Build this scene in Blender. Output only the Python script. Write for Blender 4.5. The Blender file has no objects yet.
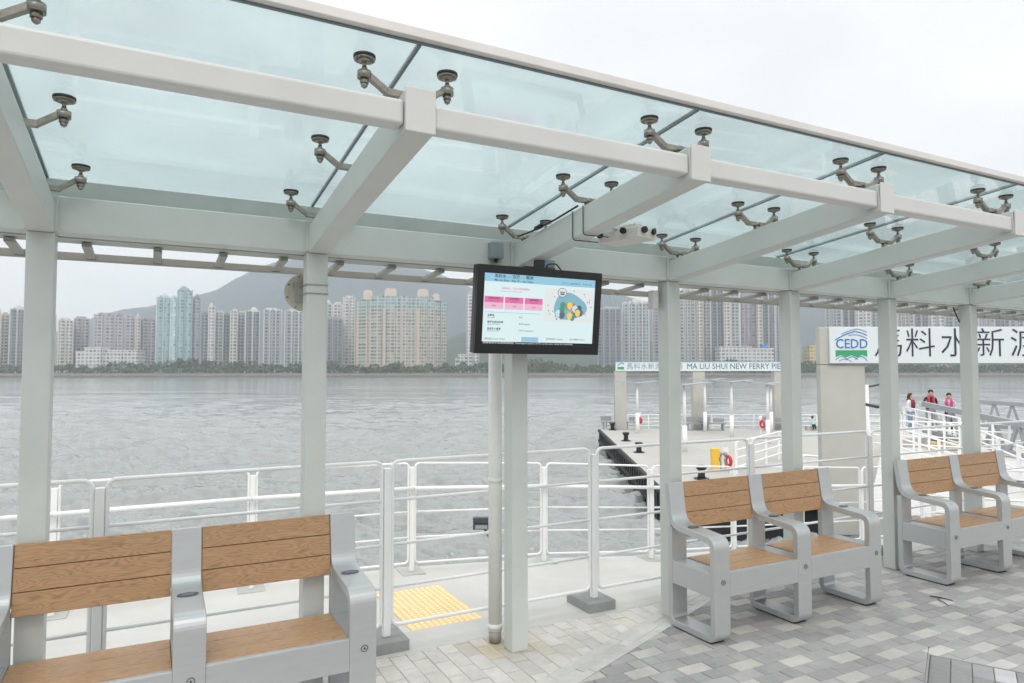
import bpy, bmesh, math, random
from mathutils import Vector, Matrix, noise
rnd = random.Random(7)
R = math.radians
scn = bpy.context.scene
COL = scn.collection
CREAM=[]
# ------------------------------------------------------------------ camera frame (surveyed from the picture)
F, YAW, PIT, ROL = 683.58, R(27.769), R(2.5454), R(-0.031)
CAM = Vector((0, 0, 1.7))
fw = Vector((math.sin(YAW)*math.cos(PIT), math.cos(YAW)*math.cos(PIT), math.sin(PIT)))
rt0 = Vector((math.cos(YAW), -math.sin(YAW), 0)); up0 = rt0.cross(fw)
rt = rt0*math.cos(ROL) + up0*math.sin(ROL); up = rt.cross(fw)
FH = Vector((math.sin(YAW), math.cos(YAW), 0)); RH = rt0
YR = -YAW                                            # z rotation of a thing squared up to the view axis
def ray(u, v): return fw + rt*((u-512)/F) - up*((v-341.5)/F)
def at(u, v, d): return CAM + ray(u, v)*d             # world point at distance d along the view axis
def onz(u, v, z): r = ray(u, v); return CAM + r*((z-CAM.z)/r.z)
def flat(u, d, z):                                   # ground position at column u, distance d, height z
    p = at(u, 372, d); return Vector((p.x, p.y, z))

# ------------------------------------------------------------------ helpers
def tag(o, label=None, cat=None, group=None, kind=None):
    if label: o['label'] = label
    if cat: o['category'] = cat
    if group: o['group'] = group
    if kind: o['kind'] = kind
    return o
def empty(name, loc=(0,0,0), rz=0, label=None, cat=None, group=None):
    o = bpy.data.objects.new(name, None); COL.objects.link(o)
    o.location = loc; o.rotation_euler = (0, 0, rz); o.empty_display_size = .1
    return tag(o, label, cat, group)
class MB:
    def __init__(s): s.v=[]; s.f=[]; s.m=[]; s.c=[]; s.mi=0; s.smooth=set()
    def face(s, idx, smooth=False):
        if smooth: s.smooth.add(len(s.f))
        s.f.append(idx); s.m.append(s.mi)
    def box(s, x0, x1, y0, y1, z0, z1, M=None):
        b=len(s.v)
        P=[(x0,y0,z0),(x1,y0,z0),(x1,y1,z0),(x0,y1,z0),(x0,y0,z1),(x1,y0,z1),(x1,y1,z1),(x0,y1,z1)]
        if M is not None: P=[tuple(M@Vector(p)) for p in P]
        s.v+=P
        for q in ((3,2,1,0),(4,5,6,7),(0,1,5,4),(1,2,6,5),(2,3,7,6),(3,0,4,7)): s.face([b+i for i in q])
        return s
    def beam(s, a, b, w, h, upv=(0,0,1), ext=0):        # box section along a-b
        a=Vector(a); b=Vector(b); d=(b-a); L=d.length; d.normalize()
        sd=d.cross(Vector(upv)).normalized(); u=sd.cross(d).normalized()
        M=Matrix((sd,d,u)).transposed().to_4x4(); M.translation=a
        return s.box(-w/2,w/2,-ext,L+ext,-h/2,h/2,M)
    def tube(s, pts, r, n=8, cap=True, closed=False):
        pts=[Vector(p) for p in pts]; N=len(pts)
        rr = r if isinstance(r,(list,tuple)) else [r]*N
        base=len(s.v); prev=None
        for i,p in enumerate(pts):
            if closed: d=(pts[(i+1)%N]-pts[i-1])
            else: d=(pts[min(i+1,N-1)]-pts[max(i-1,0)])
            d.normalize()
            if prev is None:
                a=Vector((0,0,1)) if abs(d.z)<.9 else Vector((1,0,0))
                x=d.cross(a).normalized()
            else: x=(prev-d*prev.dot(d)).normalized()
            prev=x; y=d.cross(x)
            for k in range(n):
                t=2*math.pi*(k+.5)/n
                s.v.append(tuple(p+(x*math.cos(t)+y*math.sin(t))*rr[i]))
        for i in range(N if closed else N-1):
            for k in range(n):
                a=base+i*n+k; b=base+i*n+(k+1)%n
                j=(i+1)%N
                c=base+j*n+(k+1)%n; d_=base+j*n+k
                s.face([a,b,c,d_],True)
        if cap and not closed:
            s.face([base+k for k in range(n)][::-1]); s.face([base+(N-1)*n+k for k in range(n)])
        return s
    def cyl(s, a, b, r, n=16, r2=None): return s.tube([a,b],[r, r if r2 is None else r2],n)
    def prism(s, poly, z0, z1, M=None, xy=True):         # poly in XY extruded over z
        b=len(s.v); n=len(poly)
        P=[(p[0],p[1],z0) for p in poly]+[(p[0],p[1],z1) for p in poly]
        if M is not None: P=[tuple(M@Vector(p)) for p in P]
        s.v+=P
        s.face([b+i for i in range(n)][::-1]); s.face([b+n+i for i in range(n)])
        for i in range(n):
            j=(i+1)%n; s.face([b+i,b+j,b+n+j,b+n+i])
        return s
    def ribbon(s, line, t, x0, x1):                      # line of (y,z) with thickness t, extruded over x
        n=len(line); b=len(s.v)
        for i,(y,z) in enumerate(line):
            p=line[max(i-1,0)]; q=line[min(i+1,n-1)]
            dy,dz=q[0]-p[0],q[1]-p[1]; L=math.hypot(dy,dz); ny,nz=-dz/L,dy/L
            for sg,x in ((1,x0),(1,x1),(-1,x1),(-1,x0)): s.v.append((x,y+ny*t/2*sg,z+nz*t/2*sg))
        for i in range(n-1):
            for k in range(4): s.face([b+i*4+k,b+i*4+(k+1)%4,b+i*4+4+(k+1)%4,b+i*4+4+k], False)
        s.face([b+3,b+2,b+1,b]); e=b+(n-1)*4; s.face([e,e+1,e+2,e+3])
        return s
    def build(s, name, mats, parent=None, bevel=0, seg=2, colors=False, autosmooth=True):
        me=bpy.data.meshes.new(name); me.from_pydata([tuple(p) for p in s.v],[],s.f)
        if not isinstance(mats,(list,tuple)): mats=[mats]
        for m in mats: me.materials.append(m)
        for i,p in enumerate(me.polygons):
            p.material_index=s.m[i]
            if i in s.smooth: p.use_smooth=True
        if colors:
            ca=me.color_attributes.new('Col','FLOAT_COLOR','CORNER')
            li=0
            for i,p in enumerate(me.polygons):
                for _ in p.loop_indices: ca.data[_].color=(*s.c[i],1)
        bm=bmesh.new(); bm.from_mesh(me); bmesh.ops.recalc_face_normals(bm, faces=bm.faces); bm.to_mesh(me); bm.free()
        me.update()
        o=bpy.data.objects.new(name, me); COL.objects.link(o)
        if parent is not None: o.parent=parent
        if bevel:
            md=o.modifiers.new('bevel','BEVEL'); md.width=bevel; md.segments=seg; md.limit_method='ANGLE'; md.angle_limit=R(50)
            md.harden_normals=False
        return o
def fillet(pts, rads, n=6):
    out=[]; pts=[Vector(p) for p in pts]
    for i,p in enumerate(pts):
        r=rads[i] if isinstance(rads,(list,tuple)) else rads
        if i in (0,len(pts)-1) or r<=0: out.append(p); continue
        a=(pts[i-1]-p).normalized(); b=(pts[i+1]-p).normalized()
        ang=a.angle(b); d=min(r/math.tan(ang/2),(pts[i-1]-p).length*.49 if i>1 else (pts[i-1]-p).length*.95,(pts[i+1]-p).length*.49 if i<len(pts)-2 else (pts[i+1]-p).length*.95)
        A=p+a*d; B=p+b*d
        for k in range(n+1):
            t=k/n; out.append(A.lerp(p,t).lerp(p.lerp(B,t),t))
    return out
def copy_tree(o, parent=None):
    c=o.copy(); COL.objects.link(c)
    if parent is not None: c.parent=parent
    for ch in list(o.children): copy_tree(ch, c)
    return c
FONT=None
def text_mesh(mb, body, size, M, depth=.001, align='LEFT', sx=1.0, width=None, bold=0):
    cu=bpy.data.curves.new('t','FONT'); cu.body=body; cu.size=size; cu.align_x=align; cu.resolution_u=2
    cu.extrude=depth; cu.offset=bold
    o=bpy.data.objects.new('t',cu); COL.objects.link(o)
    dg=bpy.context.evaluated_depsgraph_get(); dg.update()
    me=bpy.data.meshes.new_from_object(o.evaluated_get(dg))
    if width and len(me.vertices):
        xs=[v.co.x for v in me.vertices]; sx=width/(max(xs)-min(xs))
    b=len(mb.v)
    for v in me.vertices: mb.v.append(tuple(M@Vector((v.co.x*sx,v.co.y,v.co.z))))
    for p in me.polygons: mb.face([b+i for i in p.vertices])
    bpy.data.objects.remove(o); bpy.data.meshes.remove(me); bpy.data.curves.remove(cu)

# ------------------------------------------------------------------ materials
def mat(name, col=(.5,.5,.5), rough=.5, metal=0, spec=.5, noise_amt=0, noise_scale=8, bump=0, bump_scale=60, stretch=(1,1,1)):
    m=bpy.data.materials.new(name); m.use_nodes=True; nt=m.node_tree; b=nt.nodes['Principled BSDF']
    b.inputs['Base Color'].default_value=(*col,1); b.inputs['Roughness'].default_value=rough
    b.inputs['Metallic'].default_value=metal; b.inputs['Specular IOR Level'].default_value=spec
    if noise_amt or bump:
        tc=nt.nodes.new('ShaderNodeTexCoord'); mp=nt.nodes.new('ShaderNodeMapping'); mp.inputs['Scale'].default_value=stretch
        nt.links.new(tc.outputs['Object'],mp.inputs[0])
    if noise_amt:
        n=nt.nodes.new('ShaderNodeTexNoise'); n.inputs['Scale'].default_value=noise_scale; n.inputs['Detail'].default_value=6; n.inputs['Roughness'].default_value=.65
        nt.links.new(mp.outputs[0],n.inputs[0])
        rp=nt.nodes.new('ShaderNodeMapRange'); rp.inputs[1].default_value=.3; rp.inputs[2].default_value=.7
        rp.inputs[3].default_value=1-noise_amt; rp.inputs[4].default_value=1+noise_amt*.6
        nt.links.new(n.outputs[0],rp.inputs[0])
        mx=nt.nodes.new('ShaderNodeVectorMath'); mx.operation='SCALE'; mx.inputs[0].default_value=col
        nt.links.new(rp.outputs[0],mx.inputs['Scale']); nt.links.new(mx.outputs[0],b.inputs['Base Color'])
        rr=nt.nodes.new('ShaderNodeMapRange'); rr.inputs[3].default_value=max(.05,rough-.08); rr.inputs[4].default_value=min(1,rough+.12)
        nt.links.new(n.outputs[0],rr.inputs[0]); nt.links.new(rr.outputs[0],b.inputs['Roughness'])
    if bump:
        n2=nt.nodes.new('ShaderNodeTexNoise'); n2.inputs['Scale'].default_value=bump_scale; n2.inputs['Detail'].default_value=4
        nt.links.new(mp.outputs[0],n2.inputs[0]); bp=nt.nodes.new('ShaderNodeBump'); bp.inputs['Strength'].default_value=bump; bp.inputs['Distance'].default_value=.01
        nt.links.new(n2.outputs[0],bp.inputs['Height']); nt.links.new(bp.outputs[0],b.inputs['Normal'])
    return m
def emit(name, col, st=1):
    m=bpy.data.materials.new(name); m.use_nodes=True; nt=m.node_tree; b=nt.nodes['Principled BSDF']
    b.inputs['Base Color'].default_value=(.02,.02,.02,1); b.inputs['Roughness'].default_value=.25
    b.inputs['Emission Color'].default_value=(*col,1); b.inputs['Emission Strength'].default_value=st
    return m
PAINT=mat('shelter_paint',(.565,.59,.565),.38,noise_amt=.06,noise_scale=3,bump=.03,bump_scale=150)
PAINTP=mat('purlin_paint',(.59,.60,.585),.36,noise_amt=.05,noise_scale=4,bump=.03,bump_scale=150)
FASC=mat('fascia_alu',(.70,.68,.66),.45,.1,noise_amt=.06,noise_scale=6)
WHITE=mat('rail_white',(.87,.875,.87),.35,noise_amt=.05,noise_scale=5)
GASKET=mat('silicone_joint',(.16,.2,.21),.5)
STEEL=mat('stained_steel',(.34,.32,.28),.38,.85,noise_amt=.3,noise_scale=45)
RUBBER=mat('black_rubber',(.035,.037,.04),.6)
CHANNEL=mat('gutter_metal',(.32,.32,.29),.5,noise_amt=.1,noise_scale=4)
ALU=mat('bench_aluminium',(.50,.515,.52),.40,.55,noise_amt=.05,noise_scale=7,bump=.02,bump_scale=400,stretch=(1,6,6))
PLATE=mat('arm_plate_dark',(.09,.10,.13),.4,.3)
PLATEM=mat('arm_plate_mark',(.35,.37,.42),.4,.3)
CONC=mat('concrete',(.46,.46,.43),.85,noise_amt=.14,noise_scale=2.2,bump=.25,bump_scale=90)
CONCL=mat('concrete_deck',(.55,.545,.52),.8,noise_amt=.12,noise_scale=1.3,bump=.25,bump_scale=70)
CONCW=mat('concrete_column',(.50,.50,.465),.85,noise_amt=.1,noise_scale=1.6,bump=.2,bump_scale=60)
PLINTH=mat('plinth_concrete',(.30,.315,.31),.85,noise_amt=.14,noise_scale=9,bump=.3,bump_scale=120)
PIPE=mat('pipe_paint',(.80,.80,.77),.42,noise_amt=.08,noise_scale=6)
BLACK=mat('black_plastic',(.012,.012,.014),.32)
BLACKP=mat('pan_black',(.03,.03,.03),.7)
DARK=mat('dark_grey',(.06,.065,.07),.5)
GREYBOX=mat('grey_box',(.24,.28,.31),.5,noise_amt=.12,noise_scale=25)
OFFW=mat('off_white_plastic',(.62,.60,.56),.45)
SIGNW=mat('sign_panel_white',(.72,.78,.80),.4)
BLUE=mat('sign_blue',(.035,.20,.50),.4); GREEN=mat('sign_green',(.05,.36,.17),.4); INK=mat('sign_ink',(.03,.04,.06),.4); NAVY=mat('sign_navy',(.05,.12,.22),.4)
YEL=mat('yellow_paint',(.80,.50,.05),.45); RED=mat('red_paint',(.62,.03,.04),.4); REDW=mat('lifebuoy_white',(.8,.8,.8),.4)
GREYST=mat('galvanised_steel',(.36,.38,.40),.5,.4,noise_amt=.08,noise_scale=3)
FENDER=mat('dark_timber_fender',(.022,.023,.026),.7,noise_amt=.3,noise_scale=1.5)
def wood():
    m=bpy.data.materials.new('wood_plank'); m.use_nodes=True; nt=m.node_tree; N=nt.nodes; L=nt.links; b=N['Principled BSDF']
    tc=N.new('ShaderNodeTexCoord'); mp=N.new('ShaderNodeMapping'); L.new(tc.outputs['Object'],mp.inputs[0])
    mp.inputs['Scale'].default_value=(1.7,11,11)
    n1=N.new('ShaderNodeTexNoise'); n1.inputs['Scale'].default_value=1.6; n1.inputs['Detail'].default_value=2; L.new(mp.outputs[0],n1.inputs[0])
    mu=N.new('ShaderNodeMath'); mu.operation='MULTIPLY'; mu.inputs[1].default_value=17; L.new(n1.outputs[0],mu.inputs[0])
    fr=N.new('ShaderNodeMath'); fr.operation='PINGPONG'; fr.inputs[1].default_value=.5; L.new(mu.outputs[0],fr.inputs[0])
    mp2=N.new('ShaderNodeMapping'); mp2.inputs['Scale'].default_value=(4,160,160); L.new(tc.outputs['Object'],mp2.inputs[0])
    n2=N.new('ShaderNodeTexNoise'); n2.inputs['Scale'].default_value=2; n2.inputs['Detail'].default_value=4; L.new(mp2.outputs[0],n2.inputs[0])
    ad=N.new('ShaderNodeMath'); ad.operation='MULTIPLY_ADD'; ad.inputs[1].default_value=.5; L.new(n2.outputs[0],ad.inputs[0]); L.new(fr.outputs[0],ad.inputs[2])
    cr=N.new('ShaderNodeValToRGB'); L.new(ad.outputs[0],cr.inputs[0])
    e=cr.color_ramp.elements; e[0].position=.15; e[0].color=(.24,.13,.06,1); e[1].position=.75; e[1].color=(.46,.278,.145,1)
    e2=cr.color_ramp.elements.new(.36); e2.color=(.385,.225,.115,1)
    L.new(cr.outputs[0],b.inputs['Base Color']); b.inputs['Roughness'].default_value=.42
    bp=N.new('ShaderNodeBump'); bp.inputs['Strength'].default_value=.12; bp.inputs['Distance'].default_value=.003
    L.new(ad.outputs[0],bp.inputs['Height']); L.new(bp.outputs[0],b.inputs['Normal'])
    return m
WOOD=wood()
def glass():
    m=bpy.data.materials.new('roof_glass'); m.use_nodes=True; nt=m.node_tree; N=nt.nodes; L=nt.links
    for n in list(N): N.remove(n)
    out=N.new('ShaderNodeOutputMaterial'); tr=N.new('ShaderNodeBsdfTransparent'); gl=N.new('ShaderNodeBsdfGlossy'); gl.inputs['Roughness'].default_value=.03
    df=N.new('ShaderNodeBsdfTranslucent'); df.inputs['Color'].default_value=(.70,.80,.80,1)
    tc=N.new('ShaderNodeTexCoord'); n=N.new('ShaderNodeTexNoise'); n.inputs['Scale'].default_value=1.1; n.inputs['Detail'].default_value=7; n.inputs['Roughness'].default_value=.62
    L.new(tc.outputs['Object'],n.inputs[0])
    mr=N.new('ShaderNodeMapRange'); mr.inputs[1].default_value=.36; mr.inputs[2].default_value=.66; mr.inputs[3].default_value=.02; mr.inputs[4].default_value=.26; L.new(n.outputs[0],mr.inputs[0])
    tr.inputs['Color'].default_value=(.79,.85,.852,1)
    m1=N.new('ShaderNodeMixShader'); L.new(mr.outputs[0],m1.inputs[0]); L.new(tr.outputs[0],m1.inputs[1]); L.new(df.outputs[0],m1.inputs[2])
    lw=N.new('ShaderNodeLayerWeight'); lw.inputs['Blend'].default_value=.5
    pw=N.new('ShaderNodeMath'); pw.operation='POWER'; pw.inputs[1].default_value=5; L.new(lw.outputs['Facing'],pw.inputs[0])
    fr=N.new('ShaderNodeMath'); fr.operation='MULTIPLY_ADD'; fr.inputs[1].default_value=.9; fr.inputs[2].default_value=.035; L.new(pw.outputs[0],fr.inputs[0])
    m2=N.new('ShaderNodeMixShader'); L.new(fr.outputs[0],m2.inputs[0]); L.new(m1.outputs[0],m2.inputs[1]); L.new(gl.outputs[0],m2.inputs[2])
    L.new(m2.outputs[0],out.inputs[0]); return m
GLASS=glass()
def vcol(name, rough=.85, nz=.12):
    m=mat(name,(1,1,1),rough,bump=.3,bump_scale=160); nt=m.node_tree; b=nt.nodes['Principled BSDF']
    a=nt.nodes.new('ShaderNodeVertexColor'); a.layer_name='Col'
    tc=nt.nodes.new('ShaderNodeTexCoord'); n=nt.nodes.new('ShaderNodeTexNoise'); n.inputs['Scale'].default_value=5; n.inputs['Detail'].default_value=8; n.inputs['Roughness'].default_value=.75
    nt.links.new(tc.outputs['Object'],n.inputs[0])
    rp=nt.nodes.new('ShaderNodeMapRange'); rp.inputs[1].default_value=.3; rp.inputs[2].default_value=.7; rp.inputs[3].default_value=1-nz; rp.inputs[4].default_value=1+nz
    nt.links.new(n.outputs[0],rp.inputs[0]); mx=nt.nodes.new('ShaderNodeVectorMath'); mx.operation='SCALE'
    nt.links.new(a.outputs[0],mx.inputs[0]); 
    n3=nt.nodes.new('ShaderNodeTexNoise'); n3.inputs['Scale'].default_value=1.1; n3.inputs['Detail'].default_value=5; nt.links.new(tc.outputs['Object'],n3.inputs[0])
    r3=nt.nodes.new('ShaderNodeMapRange'); r3.inputs[1].default_value=.35; r3.inputs[2].default_value=.65; r3.inputs[3].default_value=.87; r3.inputs[4].default_value=1.06; nt.links.new(n3.outputs[0],r3.inputs[0])
    m3=nt.nodes.new('ShaderNodeMath'); m3.operation='MULTIPLY'; nt.links.new(rp.outputs[0],m3.inputs[0]); nt.links.new(r3.outputs[0],m3.inputs[1])
    nt.links.new(m3.outputs[0],mx.inputs['Scale']); nt.links.new(mx.outputs[0],b.inputs['Base Color'])
    return m
PAVER=vcol('paver',.8,.16)

# ------------------------------------------------------------------ sky, sun
w=bpy.data.worlds.new('World'); scn.world=w; w.use_nodes=True; nt=w.node_tree; N=nt.nodes; L=nt.links
bg=N['Background']; sky=N.new('ShaderNodeTexSky'); sky.sky_type='NISHITA'; sky.sun_disc=False
ZEN=1.9
SUN_EL, SUN_AZ = R(52), R(200)         # sun direction azimuth, clockwise from +Y
sky.sun_elevation=SUN_EL; sky.sun_rotation=SUN_AZ; sky.dust_density=4; sky.air_density=1.2
sc=N.new('ShaderNodeVectorMath'); sc.operation='SCALE'; sc.inputs['Scale'].default_value=1.0; L.new(sky.outputs[0],sc.inputs[0])
tc=N.new('ShaderNodeTexCoord'); mp=N.new('ShaderNodeMapping'); mp.inputs['Scale'].default_value=(1,1,2.6); L.new(tc.outputs['Generated'],mp.inputs[0])
cn=N.new('ShaderNodeTexNoise'); cn.inputs['Scale'].default_value=2.3; cn.inputs['Detail'].default_value=6; cn.inputs['Roughness'].default_value=.55; cn.inputs['Distortion'].default_value=.4
L.new(mp.outputs[0],cn.inputs[0])
cr=N.new('ShaderNodeValToRGB'); L.new(cn.outputs[0],cr.inputs[0])
e=cr.color_ramp.elements; e[0].position=.35; e[0].color=(8.3,8.35,8.45,1); e[1].position=.62; e[1].color=(9.55,9.45,9.3,1)
mx=N.new('ShaderNodeMix'); mx.data_type='RGBA'; mx.inputs['Factor'].default_value=.9
L.new(sc.outputs[0],mx.inputs['A']); L.new(cr.outputs[0],mx.inputs['B'])
# an overcast sky is brightest overhead
sz=N.new('ShaderNodeSeparateXYZ'); L.new(tc.outputs['Generated'],sz.inputs[0])
zb=N.new('ShaderNodeMapRange'); zb.interpolation_type='SMOOTHSTEP'; zb.inputs[1].default_value=.42; zb.inputs[2].default_value=.95; zb.inputs[3].default_value=1; zb.inputs[4].default_value=ZEN
L.new(sz.outputs[2],zb.inputs[0]); zs=N.new('ShaderNodeVectorMath'); zs.operation='SCALE'; L.new(mx.outputs['Result'],zs.inputs[0]); L.new(zb.outputs[0],zs.inputs['Scale']); L.new(zs.outputs[0],bg.inputs['Color'])
bg.inputs['Strength'].default_value=.084
sl=bpy.data.lights.new('sun','SUN'); sl.energy=.6; sl.angle=R(25); sl.color=(1,.97,.93)
so=bpy.data.objects.new('sun',sl); COL.objects.link(so)
sd=Vector((math.sin(SUN_AZ)*math.cos(SUN_EL),math.cos(SUN_AZ)*math.cos(SUN_EL),math.sin(SUN_EL)))
so.rotation_euler=sd.to_track_quat('Z','Y').to_euler(); so.location=(0,-5,12)

# ------------------------------------------------------------------ camera
cd=bpy.data.cameras.new('camera'); co=bpy.data.objects.new('camera',cd); COL.objects.link(co); scn.camera=co
cd.sensor_width=36; cd.lens=F*36/1024; cd.clip_end=20000; cd.clip_start=.05
Mc=Matrix((rt,up,-fw)).transposed().to_4x4(); Mc.translation=CAM; co.matrix_world=Mc

# ================================================================== GROUND
WZ=-2.9
def clip(poly, nx, ny, d):      # keep nx*x+ny*y<=d
    out=[]
    for i in range(len(poly)):
        a=poly[i]; b=poly[(i+1)%len(poly)]
        da=nx*a[0]+ny*a[1]-d; db=nx*b[0]+ny*b[1]-d
        if da<=0: out.append(a)
        if (da<0)!=(db<0) and abs(da-db)>1e-9:
            t=da/(da-db); out.append((a[0]+(b[0]-a[0])*t,a[1]+(b[1]-a[1])*t))
    return out
mb=MB()
YE=4.03
sx,sy=(3.209-1.895),(3.868-3.322); sl_=math.hypot(sx,sy); tx,ty=sx/sl_,sy/sl_      # strip direction
nx_,ny_=ty,-tx                                                                      # towards the camera side
d0=nx_*1.895+ny_*3.322; SW=.185; d1=d0+SW
# manhole frame
mhA=Vector((4.169,2.53)); ma=math.atan2(2.167-2.53,4.371-4.169)
mu_=Vector((math.cos(ma),math.sin(ma))); mv_=Vector((mu_.y,-mu_.x))
if mv_.x>0: mv_=-mv_
MHL,MHW=.62,.62
def addbrick(poly,col,z=0.0,gap=.0022):
    if len(poly)<3: return
    cx=sum(p[0] for p in poly)/len(poly); cy=sum(p[1] for p in poly)/len(poly)
    ar=abs(sum(poly[i][0]*poly[(i+1)%len(poly)][1]-poly[(i+1)%len(poly)][0]*poly[i][1] for i in range(len(poly))))/2
    if ar<2e-4: return
    n=len(poly); b=len(mb.v)
    dz=rnd.uniform(-.0012,.0012); tx_=rnd.uniform(-.006,.006); ty_=rnd.uniform(-.006,.006)
    def ins(p,g):
        dx,dy=cx-p[0],cy-p[1]; l=math.hypot(dx,dy) or 1; k=min(g*1.3/l,.4); return (p[0]+dx*k,p[1]+dy*k)
    lo=[ins(p,gap) for p in poly]; hi=[ins(p,gap+.003) for p in poly]
    for q in lo: mb.v.append((q[0],q[1],z-.006))
    for q in lo: mb.v.append((q[0],q[1],z-.0022+dz))
    for q in hi: mb.v.append((q[0],q[1],z+dz+(q[0]-cx)*tx_+(q[1]-cy)*ty_))
    for i in range(n):
        j=(i+1)%n
        mb.face([b+i,b+j,b+n+j,b+n+i]); mb.c.append(col); mb.face([b+n+i,b+n+j,b+2*n+j,b+2*n+i]); mb.c.append(col)
    mb.face([b+2*n+i for i in range(n)]); mb.c.append(col)
def greycol():
    g=rnd.choice([.285,.30,.315,.33,.34,.365])*rnd.uniform(.95,1.05); return (g*1.01,g*1.0,g*.99)
def lightcol():
    g=rnd.uniform(.40,.48); return (g*1.03,g*1.0,g*.94)
def creamcol():
    g=rnd.uniform(.50,.59); t=rnd.uniform(.90,.95); return (g*1.03,g*.985,g*t)
def in_mh(cx,cy):
    p=Vector((cx,cy))-mhA; a=p.dot(mu_); b=p.dot(mv_); return -.01<a<MHL+.01 and -.01<b<MHW+.01
# grey field, camera side of the strip
r0=(3.29,3.153)
row=-60
for r in range(-62,12):
    y0=3.103+r*.1; y1=y0+.1
    if y0>YE: continue
    y1=min(y1,YE)
    off=.1*(r%2)
    k0=-40
    for k in range(k0,60):
        x0=3.19+off+k*.2-.0; x1=x0+.2
        if x0<-4 or x1>13 or y0<-3.2: continue
        poly=[(x0,y0),(x1,y0),(x1,y1),(x0,y1)]
        poly=clip(poly,-nx_,-ny_,-d1)
        if len(poly)<3: continue
        cx=(x0+x1)/2; cy=(y0+y1)/2
        # lattice of light pavers
        ry=-r; a_=k*2+(r%2)   # half-brick units from reference
        lightp=((a_-(3*ry))%8==0)
        col=lightcol() if lightp else greycol()
        if math.hypot(cx-4.1,cy-2.2)<.95:
            # cut the cover out of the brick
            P=[(Vector(p)-mhA) for p in poly]
            A=[p.dot(mu_) for p in P]; B=[p.dot(mv_) for p in P]
            if max(A)>-.015 and min(A)<MHL+.015 and max(B)>-.015 and min(B)<MHW+.015:
                # split into pieces outside the cover
                q=poly
                for (n2,dd) in ((mu_,mhA.dot(mu_)-.015),(-mu_,-(mhA.dot(mu_)+MHL+.015)),(mv_,mhA.dot(mv_)-.015),(-mv_,-(mhA.dot(mv_)+MHW+.015))):
                    piece=clip(q,n2.x,n2.y,dd)
                    addbrick(piece,col); q=clip(q,-n2.x,-n2.y,-dd)
                    if len(q)<3: break
                continue
        if rnd.random()<.22 and not lightp:
            addbrick(clip(poly,1,0,x0+.1),greycol()); addbrick(clip(poly,-1,0,-(x0+.1)),greycol())
        else: addbrick(poly,col)
# cream field beyond the strip
for c in range(-60,60):
    x0=1.283+c*.104; x1=x0+.104
    for k in range(-8,30):
        y1=YE-.02+.095*(c%2)-k*.2; y0=y1-.2
        if x1<-4 or x0>8: continue
        poly=clip([(x0,y0),(x1,y0),(x1,y1),(x0,y1)],nx_,ny_,d0)
        if len(poly)>2: poly=clip(poly,0,1,YE)
        if len(poly)>2:
            cc=creamcol(); q=math.hypot((x0+x1)/2-1.97,(y1-.1)-3.84)
            if q<.13: cc=(cc[0]*.97,cc[1]*.89,cc[2]*.70)
            elif q<.25: cc=(cc[0]*.98,cc[1]*.96,cc[2]*.89)
            addbrick(poly,cc)
# the pale strip: three rows of long kerb stones
for row_,(a,b) in enumerate(((0,.07),(.07,.13),(.13,SW))):
    s=-7+row_*.33
    while s<6:
        l=rnd.uniform(.5,.9) if row_!=1 else rnd.uniform(.35,.6)
        def pt(s_,o): return (1.895+tx*s_+nx_*o, 3.322+ty*s_+ny_*o)
        poly=clip([pt(s,a),pt(s+l,a),pt(s+l,b),pt(s,b)],0,1,YE)
        g=rnd.uniform(.5,.58)
        if len(poly)>2: addbrick(poly,(g,g*.99,g*.95),z=.001)
        s+=l
tag(mb.build('pavement',PAVER,colors=True),kind='structure')
mb=MB(); mb.box(-40,16,-60,YE-.001,-.4,-.0055); 
tag(mb.build('ground',mat('joint_sand',(.13,.125,.115),.95,noise_amt=.2,noise_scale=9)),kind='structure')
# the small recessed cover
mh=empty('manhole_cover',(mhA.x,mhA.y,0),0,'square paved manhole cover with dark joint lines, set askew in the grey paving','manhole cover')
Mm=Matrix(((mu_.x,mv_.x,0),(mu_.y,mv_.y,0),(0,0,1))).to_4x4()
mb=MB()
for (a,b,c,d) in ((-.014,MHL+.014,-.014,-.004),(-.014,MHL+.014,MHW+.004,MHW+.014),(-.014,-.004,-.004,MHW+.004),(MHL+.004,MHL+.014,-.004,MHW+.004)): mb.box(a,b,c,d,-.02,-.0003,Mm)
mb.build('frame',mat('cover_frame',(.28,.28,.275),.7),mh)
mb=MB()
for i in range(6):
    for j in range(3):
        x0=i*.103; y0=j*.205; g=rnd.uniform(.23,.3); 
        if (i,j) in ((3,0),(1,2)): g=.46
        mb2=mb
        mb.box(x0+.002,x0+.101,y0+.002,y0+.203,-.02,.0005+rnd.uniform(-.001,.001),Mm)
        for _ in range(6): mb.c.append((g,g,g*1.01))
mb.build('cover_pavers',PAVER,mh,colors=True,bevel=.002,seg=1)
a=onz(930,596,.006); b_=onz(953,600.5,.008); c=onz(938,599.5,.006); d_=onz(949,606,.006)
tw=empty('twig',a,0,'small dark forked twig lying on the grey paving before the farthest bench','twig')
MB().tube([(0,0,0),(b_-a)*.5+Vector((0,.01,.003)),b_-a],[.004,.006,.003],6).build('stem',DARK,tw); MB().tube([c-a,(d_+c)/2-a+Vector((.01,0,.002)),d_-a],[.004,.004,.002],6).build('side_stem',DARK,tw)
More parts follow.
